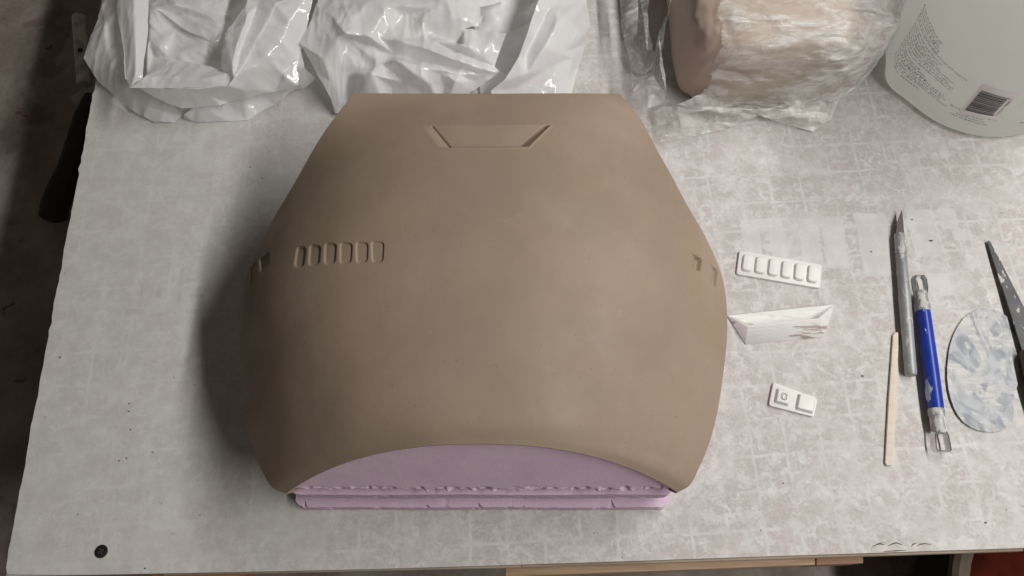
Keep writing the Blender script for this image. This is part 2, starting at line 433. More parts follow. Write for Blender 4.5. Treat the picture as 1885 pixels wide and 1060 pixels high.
# a raw wooden edging strip glued under the front edge, rails below it
for i, (x0, y0, x1, y1) in enumerate(((300, 1059.5, 960, 1044.5), (960, 1044.5, 1885, 1014.5))):
    plank('edge_strip', [(x0, y0), (x1, y1), (x1, y1-14), (x0, y0-14)][::-1], -.021, -.0128, M_EDGE)
plank('front_rail', [(930, 1062), (1502, 1040), (1502, 1005), (930, 1016)][::-1], -.062, -.024, M_PINE)
plank('rail_block', [(1503, 1040.5), (1590, 1037), (1590, 1000), (1503, 1000)][::-1], -.058, -.0225, M_PINE2)
plank('corner_block', [(278, 1080), (440, 1076), (440, 1030), (278, 1030)][::-1], -.060, -.023, M_PINE2)
# cracked splinters on the front edge
bm = bmesh.new()
for pts in (((1606, 1006), (1614, 1002), (1622, 1001), (1628, 1003)), ((1634, 1005), (1643, 1001), (1650, 999), (1662, 1003)), ((1677, 1006), (1682, 1001), (1687, 999.5)),
            ((1688, 1005.5), (1695, 1001.5), (1703, 1000.5), (1714, 1002)), ((1617, 1000), (1627, 998.5)), ((1628, 1015), (1652, 1013.5), (1668, 1012.5))):
    tube(bm, [WV(x, y, .0002) for x, y in pts], [.00016]+[.00036]*(len(pts)-2)+[.00014], 5)
from_bm('edge_crack', bm, M_CRUMB, bench)
bm = bmesh.new()
o2 = [(1604, 1009), (1612, 1004), (1632, 1003.5), (1650, 1001.5), (1672, 1004.5), (1700, 1002.5), (1726, 1007), (1728, 1011), (1660, 1013.2), (1604, 1015)]
prism(bm, rounded([W(*q) for q in o2][::-1], .002, 3), -.0006, .00022)
from_bm('raw_wood_patch', bm, plain('raw_pale_wood', (.62, .59, .545), .8, scale=140, bump=.4), bench, sharp=30)
# screw
sw = WV(187, 1015)
scr = empty('screw', sw, 'black cross head screw sunk in the front left corner of the white board', 'screw')
bm = bmesh.new()
lathe_axis(bm, sw+Vector((0, 0, -.004)), sw+Vector((0, 0, .0011)), [(0, .0018), (.70, .0042), (.90, .0044), (.97, .0041), (1, .0036)], 32)
from_bm('head', bm, M_SCREW, scr, sharp=30)
bm = bmesh.new()
for a in (.5, .5+math.pi/2):
    c, s = math.cos(a), math.sin(a)
    prism(bm, [(sw.x+c*u-s*v, sw.y+s*u+c*v) for u, v in ((-.0022, -.0004), (.0022, -.0004), (.0022, .0004), (-.0022, .0004))], .00112, .00125)
from_bm('cross_slot', bm, plain('rubbed_steel', (.16, .15, .14), .4, .6, scale=900), scr, smooth=False)

# ================================================================== clay model
model = empty('clay_model', W(890, 600), 'large domed grey brown clay model on a pink foam core, pressed with vents', 'clay model')
LB = [(528, 906, .056), (503, 896, .056), (484, 868, .056), (468, 830, .056), (455, 785, .056), (445, 720, .056), (442.5, 600, .060), (450, 520, .064), (471, 468, .070), (505, 400, .076), (546, 328, .084), (600, 240, .095), (651, 170, .1040)]
RB = [(1247, 906, .056), (1268, 893, .056), (1286, 860, .056), (1302, 822, .056), (1315, 780, .056), (1331, 700, .056), (1338, 580, .060), (1327, 505, .064), (1303, 445, .070), (1262, 372, .076), (1217, 290, .084), (1177, 217, .095), (1141, 173, .1040)]
def bnd(T):
    P = np.array([W(*q) for q in T]); s = np.r_[0, np.cumsum(np.linalg.norm(np.diff(P, axis=0), axis=1))]
    return P, s/s[-1]
PL, sL = bnd(LB); PR, sR = bnd(RB)
# parameter rows (v) denser where marks were pressed
def dens(segs): return np.unique(np.concatenate([np.linspace(a, b, n, endpoint=False) for a, b, n in segs]+[[segs[-1][1]]]))
def shell_surface(v, s):
    """v front->rear in 0..1, s left->right in -1..1"""
    L = np.stack([spline(sL, PL[:, k], v) for k in range(3)], -1)[:, None, :]
    R = np.stack([spline(sR, PR[:, k], v) for k in range(3)], -1)[:, None, :]
    t = np.sin(s*math.pi/2)[None, :]
    a = (t+1)/2
    base = L*(1-a[..., None])+R*a[..., None]
    # crown line
    vy = np.array([0, .12, .25, .4, .55, .70, .82, .92, 1.0])
    cy = spline(vy, [-.1433, -.131, -.104, -.062, -.016, .031, .064, .087, .1055], v)[:, None]
    cz = spline(vy, [.1200, .1275, .134, .1385, .138, .1305, .121, .112, .1045], v)[:, None]
    q = (2.35+.22*smst(.05, .45, v))[:, None]
    e = (1.0+0*v)[:, None]
    h = np.clip(1-np.abs(t)**q, 0, 1)**e
    P = base.copy()
    P[..., 2] = base[..., 2]+(cz-base[..., 2])*h
    hy = 1-np.abs(t)**2.2
    P[..., 1] = base[..., 1]+(cy-base[..., 1])*hy
    return P
vv = dens([(0, .50, 250), (.50, .90, 360), (.90, 1, 60)])
ss = dens([(-1, -.15, 430), (-.15, .25, 240), (.25, .7, 160), (.7, 1, 130)])
S = shell_surface(vv, ss)
N = np.cross(np.gradient(S, axis=1), np.gradient(S, axis=0)); N /= np.linalg.norm(N, axis=2, keepdims=True)+1e-12
N *= np.sign(N[..., 2:3]+1e-9)
PX, PY = project(S.reshape(-1, 3)); PX = PX.reshape(S.shape[:2]); PY = PY.reshape(S.shape[:2])
def poly_sd(pts):
    """signed distance (negative inside) for a convex polygon given clockwise on the picture"""
    d = np.full(PX.shape, -1e9); k = len(pts)
    cx = sum(p[0] for p in pts)/k; cy = sum(p[1] for p in pts)/k
    for i in range(k):
        (x0, y0), (x1, y1) = pts[i], pts[(i+1) % k]
        nx, ny = (y1-y0), -(x1-x0); l = math.hypot(nx, ny); nx /= l; ny /= l
        if (cx-x0)*nx+(cy-y0)*ny > 0: nx, ny = -nx, -ny
        d = np.maximum(d, (PX-x0)*nx+(PY-y0)*ny)
    return d
def edge_d(a, b, inside):
    nx, ny = (b[1]-a[1]), -(b[0]-a[0]); l = math.hypot(nx, ny); nx /= l; ny /= l
    if (inside[0]-a[0])*nx+(inside[1]-a[1])*ny < 0: nx, ny = -nx, -ny
    return (PX-a[0])*nx+(PY-a[1])*ny       # positive inside
def rquad(pts, r):
    k = []
    cx = sum(p[0] for p in pts)/4; cy = sum(p[1] for p in pts)/4
    ds = [edge_d(pts[i], pts[(i+1) % 4], (cx, cy)) for i in range(4)]
    a = np.minimum(ds[1], ds[3])-r; b = np.minimum(ds[0], ds[2])-r
    o = np.hypot(np.minimum(a, 0), np.minimum(b, 0))
    return np.where((a < 0) | (b < 0), r-o, np.minimum(a, b)+r)
depth = np.zeros(PX.shape)
VENTS = [[(546, 452), (564, 454), (560, 491), (541, 493)], [(569, 449), (591, 451), (588.5, 487), (567, 490)], [(597, 446), (620, 447.5), (617.5, 485), (596, 487)],
         [(625, 445), (649, 446.5), (647, 484), (625, 486)], [(654, 444), (678, 445.5), (676.5, 483), (655, 485)], [(682, 442.5), (707, 444), (705.5, 482), (684, 484)]]
for q in VENTS:
    d = rquad(q, 7.5)
    depth = np.maximum(depth, .0009*smst(-.6, 2.6, d))
for q, dp in (([(476.5, 476), (495.5, 462), (495.5, 487), (478, 501)], .0011), ([(459, 495), (471.5, 480), (471.5, 513), (460, 527)], .0009),
              ([(1269, 463), (1292, 477), (1288.5, 500), (1267, 491)], -.0036), ([(1302, 482), (1320.5, 497), (1317.5, 530), (1300, 515)], -.0028)):
    d = rquad(q, 1.0)
    if dp > 0: depth = np.maximum(depth, dp*smst(-.4, 2.2, d))
    else:                                  # pressed in at a slant, deepest along the right edge
        k = np.clip(edge_d(q[0], q[3], (q[1][0], q[1][1]+8))/18, 0, 1)
        depth = np.maximum(depth, -dp*(.12+.88*k**1.6)*smst(-.3, 2.0, d))
# trapezoid slot
oL0, oL1, oR0, oR1 = (775, 231), (809, 271.5), (1014, 229), (972, 270.5)
cin = (890, 250)
dt = edge_d(oL0, oR0, cin); db = edge_d(oL1, oR1, cin); dL = edge_d(oL0, oL1, cin); dR = edge_d(oR0, oR1, cin)
ins = np.minimum(np.minimum(dt, db), np.minimum(dL, dR))
iL = edge_d((797, 233), (832, 263), cin); iR = edge_d((1005, 229), (954, 261), cin); iB = edge_d((832, 263), (954, 261.5), cin)
inn = np.minimum(np.minimum(iL, iR), iB)
floor_d = .0064*np.clip(dt/31, 0, 1.15)
trough = floor_d+.0004+.0030*smst(925, 985, PX)+.0008*smst(826, 850, PX)+.0042*smst(830, 850, PX)*(1-smst(1.5, 5.5, db))
walls = smst(-.3, 3.4, db)*smst(-.3, 5.5, dR)*smst(-.3, 20, dL)*smst(-.2, 1.6, dt)
mixf = smst(-1.2, 1.4, inn)
dslot = np.where(ins > -1, (floor_d*mixf+trough*(1-mixf)+.0011*np.exp(-(inn/1.2)**2)*(1-smst(836, 850, PX)))*walls, 0)
depth = np.maximum(depth, dslot)
for x, y, r, dp in ((955.5, 265, 1.6, .002), (962, 259.5, 1.2, .0014), (873, 266, 1.2, .0013), (919, 262, 1, .001)):
    depth += dp*np.exp(-((PX-x)**2+(PY-y)**2)/r**2)
# slightly raised burr round the slot, thumbed unevenness all over
burr = .00045*np.exp(-((ins+2.2)/1.8)**2)*(PY > 231)*smst(812, 850, PX)
rs = np.random.RandomState(5)
wob = np.zeros(PX.shape)
for k in range(18):
    fx, fy = rs.normal(0, 70, 2); wob += math.sin(k)*.00013*np.sin(S[..., 0]*fx+S[..., 1]*fy+rs.uniform(0, 6.3))
S2 = S+N*(burr-depth+wob)[..., None]
# rolled rim: close the shell round its border
ring_f = S2[0].copy(); ring_b = S2[-1].copy()
fr = []
for off, inn_ in ((.0009, -.0006), (.0022, -.0005), (.0040, .0006), (.0052, .0040)):
    r = S[0]-N[0]*off; r = r+np.array([0, inn_, 0]); fr.append(r)
br = []
for off, inn_ in ((.0010, .0004), (.004, .0004), (.020, -.001)):
    r = S[-1].copy(); r[:, 2] -= off; r[:, 1] += inn_; br.append(r)
G = np.concatenate([np.array(fr[::-1]), S2, np.array(br)], 0)
cxm = np.array([W(890, 600)[0], -.04])
def side(Gc):
    cols = []
    for dz, inn_ in ((.0012, -.0002), (.005, .0), (.010, .003), (.012, .010)):
        c = Gc.copy(); c[:, 2] = np.maximum(c[:, 2]-dz, .004)
        dv = cxm-c[:, :2]; dv /= np.linalg.norm(dv, axis=1, keepdims=True); c[:, :2] += dv*inn_; cols.append(c)
    return cols
lc = side(G[:, 0]); rc = side(G[:, -1])
G = np.concatenate([np.stack(lc[::-1], 1), G, np.stack(rc, 1)], 1)
link('clay_shell', grid_mesh('clay_shell', G), M_CLAY, model)

# foam core: front face under the arch, then the stacked slabs
arch = shell_surface(np.array([0.0, .004]), np.linspace(-1, 1, 520))[0]
archn = N[0][np.clip(np.searchsorted(ss, np.linspace(-1, 1, 520)), 0, len(ss)-1)]
top = arch-archn*.0035+np.array([0, .0015, 0])
ZB = .0400
rows = []
nr = 70
yb = W(890, 916, ZB)[1]
for k in range(nr+1):
    a = k/nr
    bot = top.copy(); bot[:, 2] = ZB; bot[:, 1] = yb
    bot[:, 0] = np.clip(bot[:, 0], W(536, 916, ZB)[0], W(1242, 916, ZB)[0])
    r = top*(1-a)+bot*a
    # the carved face leans, its foot is a steeper sawn band
    r[:, 1] = r[:, 1]*(1)+0
    rows.append(r)
F = np.array(rows)
fx, fz = F[..., 0], F[..., 2]
def pits(X, Z, zc, spread, n, seed):
    r_ = np.random.RandomState(seed); d_ = np.zeros(X.shape)
    for _ in range(n):
        x = r_.uniform(-.15, .13)+.02*r_.normal(); z = zc+r_.normal(0, spread); sx = r_.uniform(.0008, .0024); sz = r_.uniform(.0010, .0020)
        d_ += r_.uniform(.6, 1.4)*np.exp(-((X-x)/sx)**2-((Z-z)/sz)**2)
    return np.clip(d_, 0, 1.6)
band = np.clip((ZB+.0125-fz)/.0125, 0, 1)
F[..., 1] += .0058*band+.0060*pits(fx, fz, ZB+.0120, .0012, 62, 1)*(fz < ZB+.03)-.0012*pits(fx, fz, ZB+.010, .002, 40, 8)*(fz < ZB+.02)
F[..., 2] += .0006*band*np.sin(fx*210)*np.sin(fx*77+1)
back = [F[0]+np.array([0, .05, -.02]), ]
F = np.concatenate([np.array([F[0]+np.array([0, .09, -.006])]), F, np.array([F[-1]+np.array([0, .12, 0])])], 0)
link('foam_core', grid_mesh('foam_core', F), M_FOAM, model, sharp=50)
def slab(z0, z1, yoff, seed, dens_):
    xl, xr = W(529+(.04-z1)*500, 925, z1)[0], W(1243-(.04-z1)*300, 925, z1)[0]
    yf = yb+yoff
    nx, nz = 620, 24
    xs = np.linspace(xl, xr, nx); zs = np.linspace(z1, z0, nz)
    X, Z = np.meshgrid(xs, zs)
    Y = yf-.0024*np.clip(1-Z/.04, 0, 1)
    Y += .0055*np.clip((z0+.013-Z)/.013, 0, 1)*(z0 > .005)+.0050*pits(X, Z, z0+.0095, .0032, dens_, seed)+.0010*pits(X, Z, (z0+z1)/2, .006, dens_//3, seed+9)
    for k, (fq, am) in enumerate(((60, .0002), (330, .00008), (800, .00006))): Y += am*np.sin(X*fq+Z*fq*.7+seed+k)
    # rounded corners
    edge = np.minimum(X-xl, xr-X); Y += .004*np.clip(1-edge/.006, 0, 1)**2
    A = np.stack([X, Y, Z], -1)
    topb = A[0].copy(); topb[:, 1] = .05; botb = A[-1].copy(); botb[:, 1] = .05
    A = np.concatenate([topb[None], A, botb[None]], 0)
    return A
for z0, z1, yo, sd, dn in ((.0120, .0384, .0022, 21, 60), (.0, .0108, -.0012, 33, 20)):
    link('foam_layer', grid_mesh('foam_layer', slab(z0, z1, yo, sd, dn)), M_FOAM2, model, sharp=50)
# body of the core under the flanks
bm = bmesh.new()
inset = []
for P in list(PL[1:]) + list(PR[1:][::-1]):
    dv = cxm-P[:2]; dv /= np.linalg.norm(dv); inset.append(P[:2]+dv*.012)
prism(bm, inset, .0005, .046)
from_bm('foam_base', bm, M_FOAM, model, smooth=False)
bm = bmesh.new()
rear = [W(*q)[:2] for q in ()]
bk0, bk1 = PL[-1], PR[-1]
prism(bm, [(bk0[0]+.004, .02), (bk1[0]-.004, .02), (bk1[0]-.004, bk1[1]-.004), (bk0[0]+.004, bk0[1]-.004)], .047, .092)
from_bm('foam_back', bm, M_FOAM, model, smooth=False)

# ================================================================== pressing stamps
def local_frame(tl, tr, bl):
    O = WV(*tl); ux = WV(*tr)-O; uy = WV(*bl)-O
    return O, ux, uy
def stamp_plate(name, quad, pads, label, padz=.0022, plate=.0022, rad=.0022, pad_r=.0030, slope=.0011):
    O = WV(*quad[0]); TR = WV(*quad[1]); BR = WV(*quad[2]); BL = WV(*quad[3])
    def bil(u, v): return O*(1-u)*(1-v)+TR*u*(1-v)+BR*u*v+BL*(1-u)*v
    root = empty(name, (O+BR)/2, label, 'stamp', 'white stamps for pressing clay')
    bm = bmesh.new()
    prism(bm, rounded([O, TR, BR, BL][::-1], rad), .0002, plate, .0006)
    from_bm('base_plate', bm, M_PLASTIC, root, sharp=40)
    for p in pads:
        bm = bmesh.new()
        pts = rounded([bil(*q) for q in p][::-1], pad_r, 6)
        c = Vector((sum(q.x for q in pts)/len(pts), sum(q.y for q in pts)/len(pts)))
        rings = []
        for ins_, z in ((0, plate-.0003), (0, plate+.0001), (slope*.75, plate+padz*.80), (slope, plate+padz*.97), (slope+.0004, plate+padz)):
            ring = []
            for q in pts:
                dv = c-q; ring.append(bm.verts.new((*(q+dv*min(.9, ins_/max(dv.length, 1e-5)*1.15)), z)))
            rings.append(ring)
        k = len(pts)
        for A, B in zip(rings, rings[1:]):
            for i in range(k): bm.faces.new((A[i], A[(i+1) % k], B[(i+1) % k], B[i]))
        bm.faces.new(rings[-1])
        from_bm('raised_pad', bm, M_PLASTIC, root, sharp=50)
    return root, bil
pads6 = []
for i in range(6):
    u0 = .045+i*.1565; u1 = u0+.128
    pads6.append([(u0, .13), (u1, .13), (u1, .86), (u0, .86)])
stamp_plate('vent_stamp', [(1360, 463), (1511.5, 488.5), (1508.5, 532.5), (1354.5, 506)], pads6, 'long white stamp plate with a row of six rounded raised pads')
rt, bil = stamp_plate('square_stamp', [(1422, 705), (1503, 734.5), (1496.5, 768.5), (1413.5, 747.5)],
                      [[(.09, .19), (.42, .19), (.42, .83), (.09, .83)], [(.565, .10), (.965, .10), (.965, .88), (.565, .88)]],
                      'short white stamp plate with two square pads, the left one scribbled on', padz=.0026, plate=.0024, pad_r=.0013, slope=.0014)
bm = bmesh.new()
sq = []
for i in range(26):
    a = i*1.35; r = .045+.05*abs(math.sin(i*2.7)); c = bil(.265+r*math.cos(a)*.9, .50+r*math.sin(a)*2.0)
    sq.append(Vector((c.x, c.y, .0051)))
tube(bm, sq, .00016, 4)
from_bm('pencil_scribble', bm, plain('pencil_brown', (.42, .36, .31), .8), rt)
# trapezoid slot stamp
A = (1339, 580.5, .0012); B = (1536, 560, .0060); Cc = (1516, 620.5, .0004); Dd = (1372, 634, .0004)
E_ = (1387, 599.5, .0008); Fp = (1489, 590.0, .0008); Gp = (1376, 602.5, .0100); Hp = (1509, 587.5, .0100)
slot = empty('slot_stamp', W(1440, 600), 'white boat shaped trapezoid stamp with a worn, scraped ridge', 'stamp', 'white stamps for pressing clay')
bm = bmesh.new()
V = {k: bm.verts.new(W(*p)) for k, p in dict(A=A, B=B, C=Cc, D=Dd, E=E_, F=Fp, G=Gp, H=Hp).items()}
V['g2'] = bm.verts.new(W(1378, 600.0, .0100)); V['h2'] = bm.verts.new(W(1507, 585.5, .0100))
base = {k: bm.verts.new((V[k].co.x, V[k].co.y, 0.0002)) for k in 'ABCD'}
for f in ('A E F B', 'E g2 h2 F', 'g2 G H h2', 'G D C H', 'A D G', 'A G g2', 'A g2 E', 'B H C', 'B h2 H', 'B F h2'):
    bm.faces.new([V[k] for k in f.split()])
for a, b in ('AB', 'BC', 'CD', 'DA'): bm.faces.new((V[a], V[b], base[b], base[a]))
bm.faces.new([base[k] for k in 'DCBA'])
bmesh.ops.bevel(bm, geom=[e for e in bm.edges], offset=.00025, segments=1, affect='EDGES')
t = NT('scraped_white_resin')
v_ = t.mapping(scale=(.35, 3.2, 1), rot=(0, 0, math.radians(-5)))
wr = t.ramp(t.noise(60, 5, .65, vec=v_), .54, .60)
sy = t.n.new('ShaderNodeSeparateXYZ'); t.lk(t.n['Texture Coordinate'].outputs['Object'], sy.inputs[0])
wr = t.math('MULTIPLY', wr, t.ramp(t.noise(24, 2), .38, .50))
t.set(Base_Color=t.mix(wr, t.mix(t.ramp(t.noise(300, 3, vec=v_), .4, .65), (.72, .71, .68), (.78, .77, .74)), (.40, .32, .27)), Roughness=.5)
t.bump(t.noise(160, 4, vec=v_), .35, .0008)
from_bm('wedge', bm, t.m, slot, smooth=False)

# ================================================================== tools on the right
def ax3(p, q, z0, z1): return WV(*p, z0), WV(*q, z1)
# knife
ka, kb = ax3((1655.5, 430), (1677, 691), .0046, .0046)
kn = empty('craft_knife', ka, 'grey metal craft knife with a pointed blade, left of the blue tool', 'knife')
L = (kb-ka).length
bm = bmesh.new(); lathe_axis(bm, ka+(kb-ka)*.16, kb, [(0, .0040), (.004, .0042), (.30, .0042), (.302, .00445), (.66, .00445), (.662, .0043), (.97, .0043), (.99, .0041), (1, .0034)], 32)
from_bm('handle', bm, mat_spattered('dusty_grey_handle', (.40, .41, .42), .3, .48, (.56, .55, .53), .60, 210), kn, sharp=30)
bm = bmesh.new(); lathe_axis(bm, ka, ka+(kb-ka)*.158, [(0, .0024), (.03, .0036), (.1, .0040), (.80, .0041), (.82, .0045), (.90, .0045), (.92, .0040), (1, .0040)], 32)
from_bm('collar', bm, M_ALUW, kn, sharp=30)
bm = bmesh.new()
bp = [(1648.8, 431), (1650.8, 411), (1653, 403), (1659.8, 386.5), (1662.2, 408), (1663.8, 431)]
zt = .0050
vs = [bm.verts.new(W(x, y, zt)) for x, y in bp]; f = bm.faces.new(vs)
r = bmesh.ops.extrude_face_region(bm, geom=[f])
for g in r['geom']:
    if isinstance(g, bmesh.types.BMVert): g.co.z += .0006
from_bm('blade', bm, M_BLADE, kn, smooth=False)
def text_bm(bm, body, size, fn, res=2):
    cu = bpy.data.curves.new('tmp', 'FONT'); cu.body = body; cu.size = size; cu.resolution_u = res
    o = bpy.data.objects.new('tmp', cu); COL.objects.link(o)
    dg = bpy.context.evaluated_depsgraph_get(); me = bpy.data.meshes.new_from_object(o.evaluated_get(dg))
    xs = [v.co.x for v in me.vertices] or [0]
    wdt = max(xs)
    base = len(bm.verts); nv = [bm.verts.new(fn(v.co.x, v.co.y, wdt)) for v in me.vertices]
    for p in me.polygons:
        try: bm.faces.new([nv[i] for i in p.vertices])
        except ValueError: pass
    bpy.data.objects.remove(o); bpy.data.curves.remove(cu); bpy.data.meshes.remove(me)
    return wdt
kax = (kb-ka).normalized(); kside = Vector((-kax.y, kax.x, 0)).normalized()
def on_knife(s0, yy):
    def fn(x, y, wd):
        a = (y+yy)/.0045
        c = ka+kax*(s0+x)
        return c+kside*(math.sin(a)*.0046)+Vector((0, 0, math.cos(a)*.0046))
    return fn
bm = bmesh.new()
M_PRINT = plain('pale_print', (.66, .66, .66), .5)
for ch, sz, s0, yy in (('C', .0075, .072, -.0022), ('R', .0055, .040, -.0018)):
    bm = bmesh.new(); text_bm(bm, ch, sz, on_knife(s0, yy)); from_bm('printed_mark', bm, M_PRINT, kn, smooth=False)
# blue double ended tool
ba, bb = ax3((1691, 512), (1733, 830), .0060, .0060)
bt = empty('ribbon_tool', ba, 'blue handled clay ribbon tool with metal ferrules and loops at both ends', 'clay tool')
d = bb-ba
def at(t): return ba+d*t
bm = bmesh.new(); lathe_axis(bm, at(.205), at(.775), [(0, .0050), (.02, .0053), (.5, .0056), (.97, .0055), (1, .0052)], 28)
from_bm('handle', bm, M_BLUE, bt, sharp=40)
bm = bmesh.new(); lathe_axis(bm, at(.085), at(.207), [(0, .0044), (.1, .0048), (.62, .0050), (.64, .0054), (.95, .0055), (1, .0053)], 28)
from_bm('ferrule', bm, M_ALUW, bt, sharp=30)
bm = bmesh.new(); lathe_axis(bm, at(.773), at(.905), [(0, .0054), (.06, .0057), (.30, .0056), (.32, .0052), (.9, .0050), (1, .0040)], 28)
from_bm('ferrule', bm, M_ALUW, bt, sharp=30)
dn = d.normalized(); sd_ = Vector((-dn.y, dn.x, 0)).normalized()
def loop_pts(t0, sgn, prof): return [at(t0)+sd_*x+dn*sgn*y for x, y in prof]
bm = bmesh.new()
ribbon(bm, loop_pts(.10, -1, [(-.0035, 0), (-.0044, .005), (-.0044, .012), (-.003, .0150), (.003, .0150), (.0044, .012), (.0044, .005), (.0035, 0)]), (.35, 0, 1), .0040, .0008)
from_bm('wire_loop', bm, M_STEEL, bt, sharp=30)
bm = bmesh.new()
ribbon(bm, loop_pts(.89, 1, [(-.0030, 0), (-.0046, .0035), (-.0052, .0135), (-.0042, .0150), (.0042, .0150), (.0052, .0135), (.0046, .0035), (.0030, 0)]), (.5, 0, 1), .0042, .0010)
from_bm('wire_loop', bm, M_STEEL, bt, sharp=30)
# wooden stick
st = [(1644.5, 616), (1648, 611.5), (1654, 611), (1654, 640), (1650, 740), (1645.5, 850), (1643, 856), (1633, 856.5), (1630, 852), (1636, 740)]
bm = bmesh.new(); prism(bm, [W(x, y, .0022)[:2] for x, y in st][::-1], .0003, .0022, .0004)
tag(from_bm('wooden_stick', bm, M_STICK, sharp=30), 'flat pale wooden stick lying under the end of the grey knife', 'stick')
# kidney shaped scraper
ko = [(1058, 420), (1026, 436), (1000, 455), (977, 488), (960, 520), (946, 560), (938, 600), (932, 660), (932, 700), (937, 745), (945, 780), (958, 817), (975, 850), (1000, 880), (1030, 900), (1060, 912), (1090, 917), (1122, 917), (1150, 912), (1176, 898),
      (1195, 878), (1203, 855), (1204, 830), (1199, 808), (1198, 785), (1207, 762), (1216, 735), (1224, 690), (1228, 640), (1228, 600), (1225, 560), (1216, 518), (1200, 480), (1178, 452), (1150, 433), (1120, 422), (1088, 417)]
kp = [(1320+x/2.209, 380+y/2.209) for x, y in ko]
cx = sum(p[0] for p in kp)/len(kp); cy = sum(p[1] for p in kp)/len(kp)
bm = bmesh.new()
rings = []
for k in range(1, 13):
    s = k/12
    ring = []
    for x, y in kp:
        p = W(cx+(x-cx)*s, cy+(y-cy)*s, .0006)
        u = (p[0]-W(cx, cy)[0])
        z = .0009+.9*max(0, -u-.004)**2+.35*max(0, u)**2*2
        ring.append(bm.verts.new((p[0], p[1], z)))
    rings.append(ring)
cv = bm.verts.new(W(cx, cy, .0009)); n = len(kp)
for i in range(n): bm.faces.new((cv, rings[0][i], rings[0][(i+1) % n]))
for a_, b_ in zip(rings, rings[1:]):
    for i in range(n): bm.faces.new((a_[i], b_[i], b_[(i+1) % n], a_[(i+1) % n]))
bmesh.ops.recalc_face_normals(bm, faces=bm.faces)
r = bmesh.ops.extrude_face_region(bm, geom=list(bm.faces))
for g in r['geom']:
    if isinstance(g, bmesh.types.BMVert): g.co.z += .0006
tag(from_bm('scraper', bm, M_SCRAPER, sharp=40), 'oval flexible steel scraper smeared with dried plaster', 'scraper')
# dark palette knife
pk = empty('palette_knife', W(1850, 550), 'long dark pointed palette knife flecked with paint, resting over the oval scraper', 'palette knife')
bm = bmesh.new()
bl = [(1816, 445), (1818.5, 443.5), (1821.5, 446), (1840, 480), (1863, 526), (1886, 571), (1903, 606), (1912, 640), (1902, 668), (1884, 655), (1876, 632), (1860, 580), (1845, 533), (1828, 483)]
vs = []
tip, end = W(1818, 445), W(1895, 660)
for x, y in bl:
    f_ = np.clip((y-445)/215, 0, 1); vs.append(bm.verts.new(W(x, y, .0016+.0042*f_)))
f = bm.faces.new(vs); bmesh.ops.triangulate(bm, faces=[f])
r = bmesh.ops.extrude_face_region(bm, geom=list(bm.faces))
for g in r['geom']:
    if isinstance(g, bmesh.types.BMVert): g.co.z += .0011
from_bm('blade', bm, M_BLACKM, pk, sharp=30)
bm = bmesh.new(); lathe_axis(bm, WV(1889, 645, .0075), WV(1945, 800, .0090), [(0, .0040), (.05, .0055), (.3, .0075), (.7, .0085), (.95, .0070), (1, .004)], 24)
from_bm('handle', bm, M_BROWNH, pk, sharp=40)
# crumbs
for (x, y, r, lab) in ((1604, 463, .0007, 'tiny dark crumb left of the craft knife collar'), (1679, 404, .0006, 'tiny dark crumb right of the craft knife blade tip'),
                  (1714, 443, .0008, 'flat dark sliver above the blue ribbon tool'), (1588, 692, .0008, 'dark crumb on bare board between the small stamp and the wooden stick'),
                  (1814, 962, .0007, 'dark crumb near the front edge below the oval scraper'), (1442, 889, .0006, 'dark crumb below the short square stamp')):
    bm = bmesh.new(); bmesh.ops.create_icosphere(bm, subdivisions=2, radius=r)
    p = WV(x, y, r*.35)
    for v in bm.verts:
        k = 1+.45*noise.noise(v.co*900+p*40)
        v.co = Vector((v.co.x*k*(2.2 if 'sliver' in lab else 1.2), v.co.y*k*.8, v.co.z*.5*k))+p
    tag(from_bm('crumb', bm, M_CRUMB), lab, 'crumb', 'dark crumbs on the board')

for x, y in ((238, 743), (237, 757), (240, 791), (219, 848), (233, 843), (281, 832), (267, 1046)):
    bm = bmesh.new(); bmesh.ops.create_icosphere(bm, subdivisions=1, radius=.0006)
    p = WV(x, y, .0002)
    for v in bm.verts:
        k = 1+.4*noise.noise(v.co*1500+p*70); v.co = Vector((v.co.x*k*1.4, v.co.y*k*.8, v.co.z*.5))+p
    tag(from_bm('speck', bm, M_CRUMB), 'tiny dark speck stuck to the plain white left part of the board', 'speck', 'dark specks on the left of the board')

